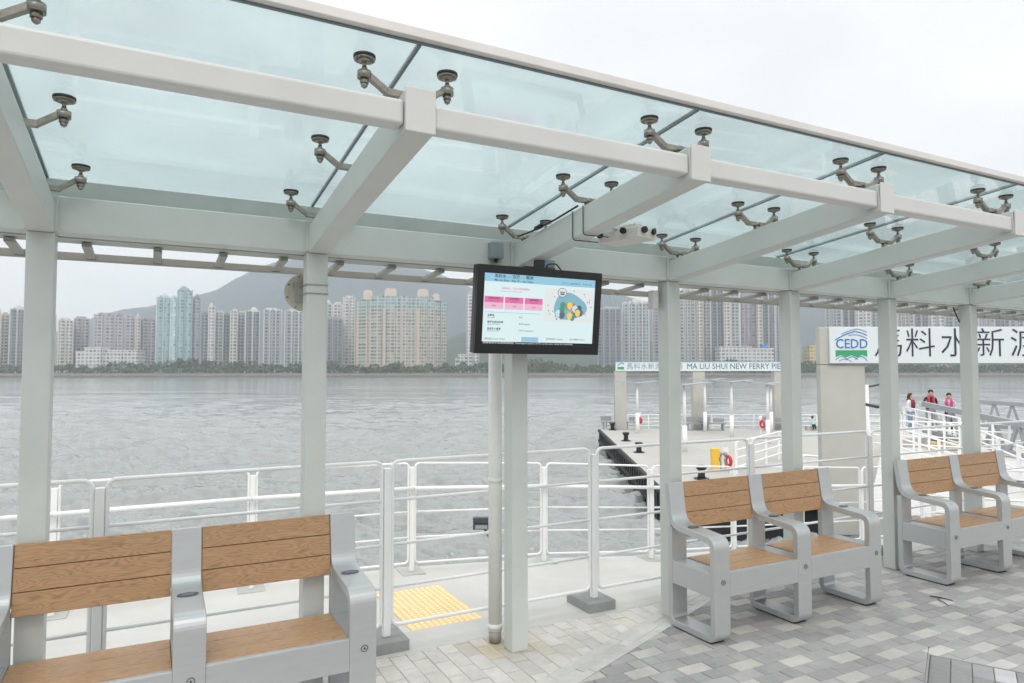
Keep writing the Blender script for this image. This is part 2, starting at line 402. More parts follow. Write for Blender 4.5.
# concrete kerb along the quay edge, and the lower ramp deck beyond it
mb=MB(); mb.box(-12,16,YE,4.36,-.6,.002); tag(mb.build('kerb',CONCL,bevel=.015),kind='structure')
def rampz(x): return -.275-max(0,x-2.4)*.068 if x<9.5 else -.758
edge=[(-14,6.85),(-.7,6.85),(.83,6.85),(2.3,6.72),(3.85,6.68),(5.15,6.5),(8.8,6.42),(16,6.42)]
mb=MB(); b=0
xs=[e_[0] for e_ in edge]
for x,y in edge: mb.v+= [(x,4.36,rampz(x)),(x,y,rampz(x)),(x,y,rampz(x)-.5),(x,4.36,rampz(x)-.5)]
for i in range(len(edge)-1):
    a=i*4
    for k in range(4): mb.face([a+k,a+4+k,a+4+(k+1)%4,a+(k+1)%4])
tag(mb.build('ramp_deck',CONCL),kind='structure')
mb=MB(); mb.box(-40,16,-20,6.2,-7,-.8); tag(mb.build('quay_wall',CONC),kind='structure')
# yellow tactile slab
mb=MB()
TX0,TX1,TY0,TY1,TZ=1.79,2.39,5.03,6.0,-.272
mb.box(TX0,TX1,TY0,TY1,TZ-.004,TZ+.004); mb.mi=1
for i in range(12):
    for j in range(19):
        x=TX0+.025+i*.05; y=TY0+.026+j*.0505
        b=len(mb.v)
        for k in range(6):
            t=k*math.pi/3; mb.v.append((x+.017*math.cos(t),y+.017*math.sin(t),TZ+.004))
        for k in range(6):
            t=k*math.pi/3; mb.v.append((x+.011*math.cos(t),y+.011*math.sin(t),TZ+.009))
        for k in range(6): mb.face([b+k,b+(k+1)%6,b+6+(k+1)%6,b+6+k])
        mb.face([b+6+k for k in range(6)])
tag(mb.build('tactile_paving',[mat('tactile_yellow',(.78,.55,.20),.7,noise_amt=.14,noise_scale=9),mat('tactile_stud_glint',(.82,.76,.60),.7)]),'yellow studded tactile paving slab on the concrete ramp behind the railing','tactile paving')  # studs get a paler colour: sun glint painted in, same yellow slab

# ================================================================== SHELTER
SX0,SS=-.4593,1.2378
def PX(i): return SX0+SS*i
YF,PW=3.7237,.1101; HB=2.341; BT=2.512
def gz(y): return 2.655+.1*(3.6-y)
sh=empty('ferry_shelter',(3,3.7,0),0,'long grey-white steel waiting shelter with a sloping glass roof above the benches','shelter')
sh_inv=Matrix.Translation((-3,-3.7,0))
class SB(MB):
    def build(s,*a,**k):
        s.v=[tuple(sh_inv@Vector(p)) for p in s.v]; return MB.build(s,*a,**k)
IS=range(-2,9)
for i in IS:
    x=PX(i); SB().box(x-PW/2,x+PW/2,YF,YF+PW,0,HB-.001).build('post',PAINT,sh,bevel=.006)
xl,xr=PX(-2)-.4,PX(8)+.4
SB().box(xl,xr,YF+.0015,YF+PW+.002,HB,BT).build('eaves_beam',PAINT,sh,bevel=.006)
RS=.1037                                  # slope of the rafters
YC=2.132; WC=.104
for i in IS:
    x=PX(i); a=Vector((x,YC+.004,(2.5004+2.6448)/2)); L_=YF-YC; b_=Vector((x,YF-.002,a.z-L_*RS))
    m=SB(); m.beam(a,b_,WC,.1444)
    m.build('rafter',PAINT,sh,bevel=.008)
    m=SB(); m.box(x-WC/2-.001,x+WC/2+.001,YC-.004,YC+.003,2.497,2.648); m.build('end_cap',PAINTP,sh,bevel=.012,seg=3)
    # weld collar where the rafter meets beam
    m=SB(); m.box(x-.066,x+.066,YF-.014,YF+.001,HB+.006,BT-.004); m.build('collar_plate',PAINT,sh,bevel=.003)
for i in list(IS)[:-1]:
    a=PX(i)+WC/2+.001; b=PX(i+1)-WC/2-.001
    SB().box(a,b,YC+.012,YC+.085,2.52,2.607).build('purlin',PAINTP,sh,bevel=.012,seg=3)
# glass and its joints
YG0,YG1=2.143,3.90
for i in list(IS)[:-1]:
    a=PX(i)+.008; b=PX(i+1)-.008
    m=SB(); bb=len(m.v)
    for z in (0,.012):
        m.v+=[(a,YG0,gz(YG0)+z),(b,YG0,gz(YG0)+z),(b,YG1,gz(YG1)+z),(a,YG1,gz(YG1)+z)]
    for q in ((3,2,1,0),(4,5,6,7),(0,1,5,4),(1,2,6,5),(2,3,7,6),(3,0,4,7)): m.face(list(q))
    m.build('glass_panel',GLASS,sh)
for i in list(IS)[1:-1]:
    x=PX(i); m=SB(); 
    for z in (-.002,.014): m.v+=[(x-.0055,YG0,gz(YG0)+z),(x+.0055,YG0,gz(YG0)+z),(x+.0055,YG1,gz(YG1)+z),(x-.0055,YG1,gz(YG1)+z)]
    for q in ((3,2,1,0),(4,5,6,7),(0,1,5,4),(1,2,6,5),(2,3,7,6),(3,0,4,7)): m.face(list(q))
    m.build('glass_joint',GASKET,sh)
m=SB(); z=gz(2.14); m.box(xl,xr,2.104,2.142,z+.006,z+.040); m.build('roof_edge_trim',FASC,sh,bevel=.003)
m=SB(); m.box(xl,xr,2.130,2.142,z+.0,z+.005); m.build('trim_seal',GASKET,sh)
# gutter behind the beam
m=SB(); m.box(xl,xr,YF+PW+.0035,3.985,2.336,2.3435); m.box(xl,xr,3.872,3.884,2.344,gz(3.884)-.003); m.box(xl,xr,3.975,3.985,2.344,2.40); m.build('gutter',mat('gutter_grey_green',(.42,.445,.42),.5,noise_amt=.1,noise_scale=5),sh,bevel=.002)
m=SB(); m.box(xl,xr,4.20,4.25,2.287,2.325); m.build('drip_rail',CHANNEL,sh,bevel=.003)
k=0; x=xl+.1-.16
while x<xr:
    m=SB(); m.beam((x,3.90,2.322),(x,4.198,2.305),.04,.022); m.build('drip_rail_bracket',CHANNEL,sh,bevel=.002)
    x+=.31
# spider fittings
def spider(i,y):
    x=PX(i); zg=gz(y)-.001
    zr=(2.6448)-(y-YC)*RS
    m=SB(); m.cyl((x,y,zr-.005),(x,y,zr+.035),.019,14); m.cyl((x,y,zr+.034),(x,y,zr+.052),.024,14)
    for sg in (-1,1):
        tipx=x+sg*.153
        zt=zg-.068
        m.beam((x+sg*.012,y,zr+.042),(x+sg*.075,y,zr+.043),.032,.022)
        m.beam((x+sg*.07,y,zr+.043),(tipx-sg*.008,y,zt+.004),.027,.019)
        m.cyl((tipx,y,zt-.013),(tipx,y,zt+.013),.024,16)
        m.cyl((tipx,y,zt-.03),(tipx,y,zt-.0132),.0155,6); m.tube([(tipx,y,zt-.0302),(tipx,y,zt-.04),(tipx,y,zt-.046)],[.0125,.011,.004],12)
        m.cyl((tipx,y,zt+.012),(tipx,y,zt+.03),.014,10,.008); m.cyl((tipx,y,zt+.028),(tipx,y,zg-.018),.007,10)
        m.cyl((tipx,y,zg-.026),(tipx,y,zg-.016),.014,14,.03)
        m.cyl((tipx,y,zg-.0165),(tipx,y,zg-.0095),.036,20)
    o=m.build('spider_fitting',STEEL,sh)
    for sg in (-1,1): MB().cyl(tuple(sh_inv@Vector((x+sg*.153,y,zg-.0094))),tuple(sh_inv@Vector((x+sg*.153,y,zg-.0003))),.038,20).build('glass_pad',RUBBER,o)
for i in list(IS)[1:-1]:
    for y in (2.275,2.97,3.665): spider(i,y)
# downpipe
m=SB(); m.cyl((1.948,3.93,.075),(1.948,3.93,2.335),.043,20)
for z in (.09,1.0,1.98): m.cyl((1.948,3.93,z),(1.948,3.93,z+.03),.0465,20)
o=m.build('downpipe',PIPE,sh)
m=MB(); m.v=[]; m.cyl(tuple(sh_inv@Vector((1.948,3.93,.01))),tuple(sh_inv@Vector((1.948,3.93,.08))),.04,18); m.build('pipe_shoe',mat('shoe_lead',(.36,.35,.33),.6,.2),o)

# ================================================================== THINGS HUNG ON THE SHELTER
# --- monitor
TVW,TVH=.842,.503
tvc=Vector((2.02,3.475,2.055)); tilt=R(6)
tv=empty('information_screen',tvc,0,'black framed ferry timetable screen hanging from the shelter roof, showing a cyan and pink page','screen')
tv.rotation_euler=(tilt,0,0)   # top leans towards the viewer
m=MB(); m.box(-TVW/2,TVW/2,0.003,.06,-TVH/2,TVH/2); m.box(-TVW/2+.05,TVW/2-.05,.0605,.1,-TVH/2+.05,TVH/2-.05)
m.build('case',BLACK,tv,bevel=.008)
SWd,SHt=.752,.402; scz=.004
m=MB(); 
for (a,b,c,d) in ((-TVW/2,TVW/2,SHt/2+scz,TVH/2),(-TVW/2,TVW/2,-TVH/2,-SHt/2+scz),(-TVW/2,-SWd/2,-SHt/2+scz,SHt/2+scz),(SWd/2,TVW/2,-SHt/2+scz,SHt/2+scz)): m.box(a,b,-.008,.004,c,d)
m.build('bezel',BLACK,tv,bevel=.0015,seg=1)
def scr_rect(m,x0,x1,y0,y1,d):   # screen coords in 0..1, y down
    X0=-SWd/2+x0*SWd; X1=-SWd/2+x1*SWd; Z1=scz+SHt/2-y0*SHt; Z0=scz+SHt/2-y1*SHt
    m.box(X0,X1,-d,-d+.0006,Z0,Z1)
m=MB(); scr_rect(m,0,1,0,1,.0005); scrn=m.build('screen',emit('screen_pale',(.60,.73,.74),.78),tv)
def spart(name,m,mt): return m.build(name,mt,scrn)
E_cy=emit('scr_cyan',(.27,.52,.66),.72); E_pk=emit('scr_pink',(.72,.14,.36),.72); E_pl=emit('scr_lightpink',(.74,.42,.55),.75); E_ink=emit('scr_ink',(.06,.12,.16),.6)
E_wh=emit('scr_white',(.66,.70,.70),.75); E_dk=emit('scr_dark',(.01,.01,.012),.2); E_bl=emit('scr_blob',(.20,.42,.50),.72); E_mg=emit('scr_magenta_ink',(.6,.1,.3),.7)
m=MB(); scr_rect(m,0,1,0,.115,.0012); spart('page_header',m,E_cy)
m=MB(); scr_rect(m,0,1,.965,1,.0012); spart('ticker_bar',m,E_dk)
m=MB()
for k in range(3): scr_rect(m,.01+k*.172,.01+k*.172+.16,.325,.41,.0012)
spart('table_head',m,E_pk)
m=MB()
for k in range(3): scr_rect(m,.01+k*.172,.01+k*.172+.16,.41,.50,.0012)
spart('table_cell',m,E_pl)
m=MB(); scr_rect(m,.02,.5,.545,.552,.0012); scr_rect(m,.34,.49,.89,.96,.0012); spart('page_rule',m,E_cy)
m=MB(); scr_rect(m,.53,.99,.16,.65,.0012); spart('picture_panel',m,E_wh)
def smat(x,y,d=.0022):
    return Matrix.Translation((-SWd/2+x*SWd,-d,scz+SHt/2-y*SHt))@Matrix.Rotation(R(90),4,'X')
def blob(m,cx,cy,rx,ry,d,n=28,ph=0,am=0):
    b=len(m.v)
    for k in range(n):
        t=2*math.pi*k/n; rr=1+am*math.sin(3*t+ph)
        m.v.append((-SWd/2+(cx+rx*rr*math.cos(t))*SWd,-d,scz+SHt/2-(cy+ry*rr*math.sin(t))*SHt))
    m.face([b+k for k in range(n)])
m=MB(); blob(m,.765,.42,.155,.2,.0018,am=.09,ph=1); spart('picture_shape',m,E_bl)
pc=[emit('scr_p%d'%k,c,.8) for k,c in enumerate([(.45,.16,.06),(.05,.10,.17),(.45,.62,.72),(.06,.25,.2),(.10,.12,.14),(.7,.5,.12)])]
for k in range(6):
    for _ in range(3):
        x=rnd.uniform(.66,.87); y=rnd.uniform(.36,.54)
        m=MB(); b=len(m.v)
        for q in range(30):
            a_=2*math.pi*q/30; rr=.030 if math.sin(a_)<.2 else .016+.02*abs(math.cos(a_))
            m.v.append((-SWd/2+(x+rr*.8*math.cos(a_))*SWd,-.0021-.00005*k-.00001*_,scz+SHt/2-(y+.04-.055*math.sin(a_))*SHt))
        m.face(list(range(30))); spart('picture_figure',m,pc[k])
    m=MB()
    for _ in range(5):
        t=rnd.uniform(0,6.28); q=rnd.uniform(1.15,1.5); x=.765+.15*q*math.cos(t); y=.40+.18*q*math.sin(t)
        if .54<x<.98 and .17<y<.63: m=MB(); blob(m,x,y,.005,.011,.0021,6); spart('confetti',m,pc[k])
m=MB(); blob(m,.69,.215,.043,.068,.0023); spart('picture_badge',m,E_ink)
m=MB(); blob(m,.69,.215,.038,.06,.0027); spart('badge_disc',m,E_wh)
m=MB(); 
for j,(x,w_) in enumerate(((.665,.05),)): scr_rect(m,x,x+w_,.20,.215,.0032); scr_rect(m,.672,.71,.225,.25,.0032)
spart('badge_mark',m,E_ink)
m=MB()
text_mesh(m,'馬料水 — 吉澳 — 鴨洲',.024,smat(.085,.055),.0002,width=.25,bold=.0004)
text_mesh(m,'Ma Liu Shui – Kat O – Ap Chau',.016,smat(.085,.104),.0002,width=.25,bold=.0003)
text_mesh(m,'17°C  60%RH   9:41:25',.014,smat(.68,.085),.0002,width=.21)
for k,s in enumerate(('由馬料水開出','由吉澳開出','由鴨洲開出')):
    text_mesh(m,s,.0125,smat(.09+k*.172,.362),.0002,'CENTER',bold=.0003)
for k,s in enumerate(('From Ma Liu Shui','From Kat O','From Ap Chau')):
    text_mesh(m,s,.0085,smat(.09+k*.172,.395),.0002,'CENTER')
for k,s in enumerate(('09:00','15:30','15:45')): text_mesh(m,s,.012,smat(.09+k*.172,.465),.0002,'CENTER')
for k,(a,b,c) in enumerate((('船費表','Fare table','$50'),('單程及來回船票','Single and return','$ 80 Regular'),('長者及小童票','Elderly and child','$ 40 Concession'))):
    text_mesh(m,a,.0145,smat(.04,.605+k*.095),.0002,bold=.0003); text_mesh(m,b,.0115,smat(.04,.632+k*.095),.0002); text_mesh(m,c,.0145,smat(.31,.62+k*.095),.0002)
text_mesh(m,'查詢電話 Enquiry Hotline',.0125,smat(.02,.935),.0002)
text_mesh(m,'航班時間表 Timetable',.0125,smat(.56,.92),.0002); text_mesh(m,'船公司網頁 Website',.0125,smat(.78,.92),.0002)
spart('page_text',m,E_ink)
m=MB(); text_mesh(m,'逢星期六、日及公眾假期開出',.014,smat(.15,.215),.0002); text_mesh(m,'Saturdays, Sundays and public holidays',.009,smat(.14,.25),.0002); spart('page_text',m,E_mg)
m=MB(); text_mesh(m,'請乘客提早到達碼頭候船  Passengers please arrive at the pier early for boarding',.0115,smat(.01,.991),.0002,width=.6); spart('ticker_text',m,E_wh)
# ceiling bracket of the screen
m=MB(); m.box(-.03,.03,.03,.06,.24,.33); m.box(-.1,.1,.02,.07,.245,.262); m.build('hanging_bracket',DARK,tv,bevel=.002)
m=MB(); m.tube(fillet([(.06,.06,.24),(.05,.05,.285),(.12,.05,.29),(.17,.06,.25)],.03),.0045,6); m.build('cable',BLACK,tv)
for k,(x,y,z,s,lb) in enumerate(((1.835,3.695,2.435,(.062,.03,.1),'grey junction box on the eaves beam above the left end of the screen'),(2.2,3.69,2.378,(.05,.03,.05),'small grey junction box on the eaves beam just right of the rafter over the screen'))):
    jb=empty('junction_box',(x,y,z),0,lb,'junction box')
    MB().box(-s[0]/2-.01,s[0]/2+.01,-s[1],.028,-s[2]/2,s[2]/2).build('housing',GREYBOX,jb,bevel=.006)
    m=MB(); m.cyl((0,0,-s[2]/2+.001),(0,0,-s[2]/2-.022),.012,12); m.build('cable_gland',BLACK,jb)
# cables clipped along the third rafter
m=MB(); x=PX(2)-WC/2-.006
def rz(y,o=0): return 2.6448-(y-YC)*RS+o
m.tube([(x-.01,3.62,rz(3.62,.03)),(x-.012,3.45,rz(3.45,.012)),(x-.004,3.2,rz(3.2,.006)),(x,2.98,rz(2.98,.012))],.006,6)
m.tube([(x-.012,3.4,rz(3.4,.014)),(x-.012,3.33,rz(3.33,.012))],.014,8)
for yy in (2.93,3.03):
    m.tube(fillet([(x,yy,rz(yy,.0)),(x,yy,rz(yy,-.154)),(x+.16,yy,rz(yy,-.152))],.02),.0028,6)
tag(m.build('cable_run',BLACK),'black cable clipped along the rafter above the screen','cable')
# people counter with four lenses
pc_=empty('sensor_unit',(2.27,2.99,2.44),R(14),'off-white flat sensor unit with four black lenses under the roof beside the rafter','sensor')
m=MB(); m.box(-.075,.08,-.15,.12,-.035,.025); m.box(-.03,.03,-.1,.1,.02,.055); m.build('housing',OFFW,pc_,bevel=.006)
m=MB(); m.beam((-.06,0,.035),(-.26,.06,.06),.03,.02); m.build('mounting_arm',OFFW,pc_)
for (x,y,dx,dy) in ((-.085,.10,-1,-.35),(-.085,-.06,-1,-.55),(.045,-.15,.2,-1),(-.03,-.15,-.4,-1)):
    d=Vector((dx,dy,-.1)).normalized(); p=Vector((x,y,.008))
    o=MB().cyl(tuple(p-d*.03),tuple(p+d*.012),.016,16).build('lens_barrel',OFFW,pc_)
    MB().cyl(tuple(p+d*.004),tuple(p+d*.017),.0175,16).build('lens',BLACK,o)
# round loudspeaker strapped behind the second post
sp=empty('loudspeaker',(PX(1)-.03,3.93,2.145),YR*.4,'round cream weathered loudspeaker dish strapped behind the second post','loudspeaker')
m=MB(); m.tube([(0,.0,0),(0,.012,0),(0,.03,0),(0,.05,0)],[.106,.106,.09,.05],36); m.build('dish',mat('cream_weathered',(.56,.54,.46),.6,noise_amt=.2,noise_scale=20),sp)
m=MB(); 
for k in range(8):
    t=k*math.pi/4+.3; m.cyl((.092*math.cos(t),-.002,.092*math.sin(t)),(.092*math.cos(t),.004,.092*math.sin(t)),.0045,8)
m.build('screw',BLACK,sp)
m=MB(); m.box(-.05,.03,-.04,.0,-.055,.055); m.beam((-.06,-.012,.05),(-.02,-.012,-.05),.012,.012); m.build('bracket',CHANNEL,sp,bevel=.003)
x=PX(1); m=MB()
for z in (2.118,2.165): 
    m.box(x-PW/2-.004,x+PW/2+.004,YF-.004,YF-.0005,z,z+.006); m.box(x-PW/2-.004,x-PW/2-.0005,YF,YF+PW+.05,z,z+.006); m.box(x+PW/2+.0005,x+PW/2+.004,YF,YF+PW+.05,z,z+.006)
for v in range(len(m.v)): m.v[v]=tuple(Matrix.Rotation(-YR*.4,4,'Z')@(Vector(m.v[v])-Vector((PX(1)-.03,3.93,2.145))))
m.build('strap',STEEL,sp)
# small fittings on other posts
b1=empty('wall_light',(PX(3)-.105,YF+.09,2.21),0,'small grey box light fixed to the left side of the fourth post','light fitting')
MB().box(-.03,.018,-.03,.03,-.065,.065).build('housing',PAINTP,b1,bevel=.004); MB().box(.0185,.0215,-.025,.025,-.06,.06).build('back_plate',DARK,b1)
b2=empty('roller_box',(PX(6)+.12,YF+.12,2.2),0,'pale weathered housing hanging under the gutter right of the seventh post','housing')
m=MB(); m.box(-.05,.07,-.05,.05,-.11,.12); m.build('housing',mat('cream2',(.46,.45,.37),.6,noise_amt=.3,noise_scale=30),b2,bevel=.006)
m=MB(); m.tube([(-.24,.0,.12),(-.2,-.01,.03),(-.18,-.02,-.02)],.006,6); m.build('cable',BLACK,b2)

# ================================================================== BENCHES
prof=fillet([Vector((.445,.945,0)),Vector((.405,.668,0)),Vector((.0225,.638,0)),Vector((.0225,.0305,0)),Vector((.415,.0305,0)),Vector((.415,.655,0))],[0,.11,.055,.05,.05,0],8)
prof=[(p.x,p.y) for p in prof]
RW=.13; PITCH=.75
def make_bench(x,y,label):
    t=empty('bench',(x,y,0),0,label,'bench','silver two-seat benches with wooden boards under the shelter')
    for k in range(3):
        x0=k*PITCH
        f=MB().ribbon(prof,.042,x0,x0+RW).build('side_frame',ALU,t,bevel=.004)
        for y_ in (.05,.33): MB().box(x0+.012,x0+RW-.012,y_,y_+.05,.0,.0095).build('foot_shadow_pad',BLACKP,f)  # thin black pads added as the dark contact shadow under the runners
        m=MB(); m.tube([(x0+RW*.55+.0155*math.cos(a*math.pi/8),-.0012,.385+.0155*math.sin(a*math.pi/8)) for a in range(16)],.0013,6,closed=True); m.cyl((x0+RW*.55,-.001,.385),(x0+RW*.55,-.003,.385),.0042,8); m.build('lock_badge',BLACK,f)
        m=MB(); pts=[(x0+RW*.5+.046*math.cos(a*math.pi/12),.255+.024*math.sin(a*math.pi/12)) for a in range(24)]
        M=Matrix.Translation((0,0,0)); m.prism(pts,.6795,.6808)
        m.v=[(v[0],v[1],v[2]+(v[1]-.255)*.078) for v in m.v]; m.build('arm_plate',PLATE,f)
        m=MB(); 
        for q in (-.008,.002,.011): m.box(x0+RW*.5-.026,x0+RW*.5+.026,.255+q-.0018,.255+q+.0018,.6809+q*.078,.6813+q*.078)
        m.build('plate_marks',PLATEM,f)
    # seat frame: front panel, rear rail, side panels
    m=MB()
    for k in range(2):
        a=k*PITCH+RW; b=(k+1)*PITCH
        m.box(a,b,.0015,.010,.29,.437); m.box(a,b,.0015,.03,.4375,.441); m.box(a,b,.40,.43,.33,.425)
    for k in range(3):
        x0=k*PITCH
        m.box(x0+.001,x0+.012,.044,.394,.29,.438); m.box(x0+RW-.012,x0+RW-.001,.044,.394,.29,.438); m.box(x0+.013,x0+RW-.013,.044,.394,.428,.437)
    m.build('seat_frame',ALU,t,bevel=.0015,seg=1)
    for k in range(2):
        a=k*PITCH+RW+.002; b=(k+1)*PITCH-.002
        m=MB(); w_=(.40-.032)/3
        for j in range(3): m.box(a,b,.032+j*w_+.0025,.032+(j+1)*w_-.0025,.41,.442)
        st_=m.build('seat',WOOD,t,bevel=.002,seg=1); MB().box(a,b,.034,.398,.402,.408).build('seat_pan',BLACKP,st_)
        # back boards follow the frame line down into its curve
        L_=[0]; 
        for q in range(1,len(prof)): L_.append(L_[-1]+math.dist(prof[q],prof[q-1]))
        def pt(s):
            for q in range(1,len(prof)):
                if L_[q]>=s:
                    f_=(s-L_[q-1])/(L_[q]-L_[q-1]); return (prof[q-1][0]+(prof[q][0]-prof[q-1][0])*f_,prof[q-1][1]+(prof[q][1]-prof[q-1][1])*f_)
        pt=lambda s_: (.445-s_*.143,.945-s_*.99); m=MB(); tot=.308; h=tot/3
        for j in range(3):
            s0=.003+j*h; s1=s0+h-.003; m.ribbon([pt(s0+(s1-s0)*q/8) for q in range(9)],.026,a,b)
        bk=m.build('backrest',WOOD,t,bevel=.002,seg=1)
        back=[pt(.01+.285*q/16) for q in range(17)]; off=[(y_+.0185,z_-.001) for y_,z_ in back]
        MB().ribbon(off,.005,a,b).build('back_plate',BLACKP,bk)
    return t
make_bench(-.648,3.262,'nearest bench, cut off by the left edge of the picture, two wide boarded seats')
make_bench(3.112,3.215,'middle bench before the fourth and fifth posts, all its feet in view on the paving')
make_bench(5.605,3.215,'farthest bench, at the right edge beside the sixth post')

# ================================================================== RAILINGS
def railing(name,label,posts,levels,ph,pw,pd,r,plinth,thick=None,mat_=WHITE,zt=.03,loop=True,group=None,frames=True):
    # posts: list of (x,y,z of foot); levels: heights of rails above foot, top first and bottom last
    t=empty(name,posts[0],0,label,'railing',group)
    o=Vector(posts[0]); P=[Vector(p)-o for p in posts]
    for k,p in enumerate(P):
        q=P[min(k+1,len(P)-1)]-P[max(k-1,0)]; a=math.atan2(q.y,q.x)
        M=Matrix.Translation(p)@Matrix.Rotation(a,4,'Z')
        m=MB(); m.box(-pw/2,pw/2,-pd/2,pd/2,0,ph,M); m.build('post',mat_,t,bevel=.004)
        if plinth:
            m=MB(); m.box(-.115,.115,-.11,.19,-.075,-.001,M); m.build('plinth',CONC if thick else PLINTH,t,bevel=.006)
    for k in range(len(P)-1):
        a,b=P[k],P[k+1]; d=(b-a); dh=Vector((d.x,d.y,0)).normalized(); s=pw/2+r*.97
        sl=d.z/Vector((d.x,d.y,0)).length
        A=a+dh*s+Vector((0,0,sl*s)); B=b-dh*s-Vector((0,0,sl*s))
        Z=Vector((0,0,1)); top,bot=levels[0],levels[-1]
        m=MB()
        if frames:
            c=[A+Z*top,B+Z*top,B+Z*bot,A+Z*bot]
            mid=(c[0]+c[1])/2
            loop_=fillet([mid,c[1],c[2],c[3],c[0],mid],[0,.05,.05,.05,.05,0],5)
            m.tube(loop_[:-1],r,8,closed=True)
            for l in levels[1:-1]: m.tube([A+Z*l,B+Z*l],r*.85,8)
        else:
            if k==0:
                for l in levels: MB().tube([q+Z*l for q in P],r,6).build('rail',mat_,t)
        if frames: m.build('rail_panel',mat_,t)
        if thick: 
            m=MB(); off=Vector((dh.y,-dh.x,0))*.06
            m.tube([a+Z*thick+off,b+Z*thick+off],.02,10); 
            for q in (a,b): m.tube([q+Z*(thick-.03)+off*.2,q+Z*(thick-.015)+off],.007,6)
            m.build('handrail',mat_,t)
    return t
# front railing on the kerb
railing('railing','white tubular railing on concrete blocks right behind the shelter posts',
  [(-3.26,4.17,.07),(-1.78,4.17,.07),(-.225,4.17,.07),(1.315,4.17,.07),(2.865,4.17,.07),(4.45,4.17,.07),(6.0,4.17,.07),(7.55,4.17,.07),(9.1,4.17,.07)],
  [1.07,.83,.555,.295,.06],1.03,.045,.04,.0118,True)
Bp=[(-3.7,6.72),(-2.2,6.72),(-.68,6.71),(.84,6.69),(2.31,6.52),(3.83,6.53),(5.15,6.33),(6.4,6.28),(7.6,6.26),(8.8,6.25),(10.2,6.25),(11.6,6.25)]
railing('railing','white railing with a thick handrail along the water edge of the concrete ramp',
  [(x,y,rampz(x)+.07-.06) for x,y in Bp],[1.06,.58,.33,.08],1.02,.045,.04,.0118,True,thick=.82)
# floodlight outside the ramp rail
p=at(481,524,7.3)
fl=empty('floodlight',p,YR,'small dark floodlight fixed outside the ramp railing, just left of the downpipe','floodlight')
m=MB(); m.box(-.085,.085,-.03,.05,.01,.07); m.prism([(-.085,-.03),(.085,-.03),(.085,.05),(-.085,.05)],-.055,.005); m.build('housing',DARK,fl,bevel=.006)
MB().box(-.06,.07,-.034,-.0305,-.045,-.005).build('lamp_glass',GREYST,fl)
MB().beam((.0,.05,0),(.12,.02,-.2),.02,.02).build('bracket',DARK,fl)

# ================================================================== NEAR SIGN ON ITS CONCRETE FRAME
S=11.0; k_=S/F
def basis(u,z,d):     # frame whose x runs to the right across the view, y away from it
    return flat(u,d,z), YR
pz=-.9
org,_=basis(841,pz,S)
sg=empty('pier_name_sign',org,YR,'large white pier name board with blue and green CEDD logo on a tall concrete column','sign')
m=MB(); cw=48*k_
m.box(-cw/2+.05,cw/2,0,.14,0,2.705); m.build('column',CONCW,sg,bevel=.012); MB().box(5.2,5.97,0,.22,0,2.705).build('column',CONCW,sg,bevel=.012)
zt0=1.7+(372-363.6)*k_-pz; zt1=1.7+(372-327.2)*k_-pz
MB().box(-cw/2+.05,6.4,.0,.14,2.715,zt1-.005).build('beam',CONCW,sg,bevel=.01)
px0=(829-841)*k_
m=MB(); m.box(px0,6.4,-.05,-.004,zt0,zt1); pn=m.build('sign_board',SIGNW,sg,bevel=.004)
FX=Matrix.Rotation(R(90),4,'X')
m=MB()
for i_,c in enumerate('馬料水新渡輪碼頭'):
    text_mesh(m,c,.5,Matrix.Translation(((884.5+(3 if i_==0 else 0)+i_*34.7-841)*k_,-.054,zt0+.145))@FX,.002,'CENTER',bold=-.004)
m.build('lettering',INK,pn)
lx0=(834.5-841)*k_; lw=(866-834.5)*k_
def LP(x,y,d=-.052): return (lx0+x*lw, d, zt0+.035+y*(zt1-zt0-.07))
m=MB(); text_mesh(m,'CEDD',.215,Matrix.Translation(LP(0,.40,-.054))@FX,.002,width=lw,bold=.001); m.build('logo_lettering',BLUE,pn)
m=MB(); 
def strip(m,pts,w0):
    for i in range(len(pts)-1): m.beam(LP(*pts[i],-.0535),LP(*pts[i+1],-.0535),.003,w0,upv=(0,0,1))
def arc(x0,y0,x1,y1,h,n=8): return [(x0+(x1-x0)*i/n, y0+(y1-y0)*i/n+h*4*(i/n)*(1-i/n)) for i in range(n+1)]
strip(m,arc(.0,.66,.62,.92,.03),.016); strip(m,arc(.62,.92,1,.80,.02),.014); strip(m,arc(.2,.84,.7,1.0,.02),.01); strip(m,arc(.7,1.0,1,.9,.01),.01); strip(m,arc(.42,.80,1,.70,.06),.01)
strip(m,arc(0,.03,.35,.06,.10),.01); strip(m,arc(.33,.03,.7,.04,.10),.01); strip(m,arc(.62,.05,1,.0,.12),.01); strip(m,arc(.1,0,.5,-.02,.07),.007)
m.build('logo_strokes',BLUE,pn)
m=MB(); pts=[LP(0,.34),LP(1,.34),LP(1,.13),LP(.84,.19),LP(.68,.12),LP(.5,.18),LP(.33,.12),LP(.17,.19),LP(0,.12)]
m.v=[(p[0],-.0525,p[2]) for p in pts]+[(p[0],-.0502,p[2]) for p in pts]; n=len(pts); m.face(list(range(n))); m.face(list(range(n,2*n))[::-1]); [m.face([i,(i+1)%n,n+(i+1)%n,n+i]) for i in range(n)]
m.build('logo_band',GREEN,pn)

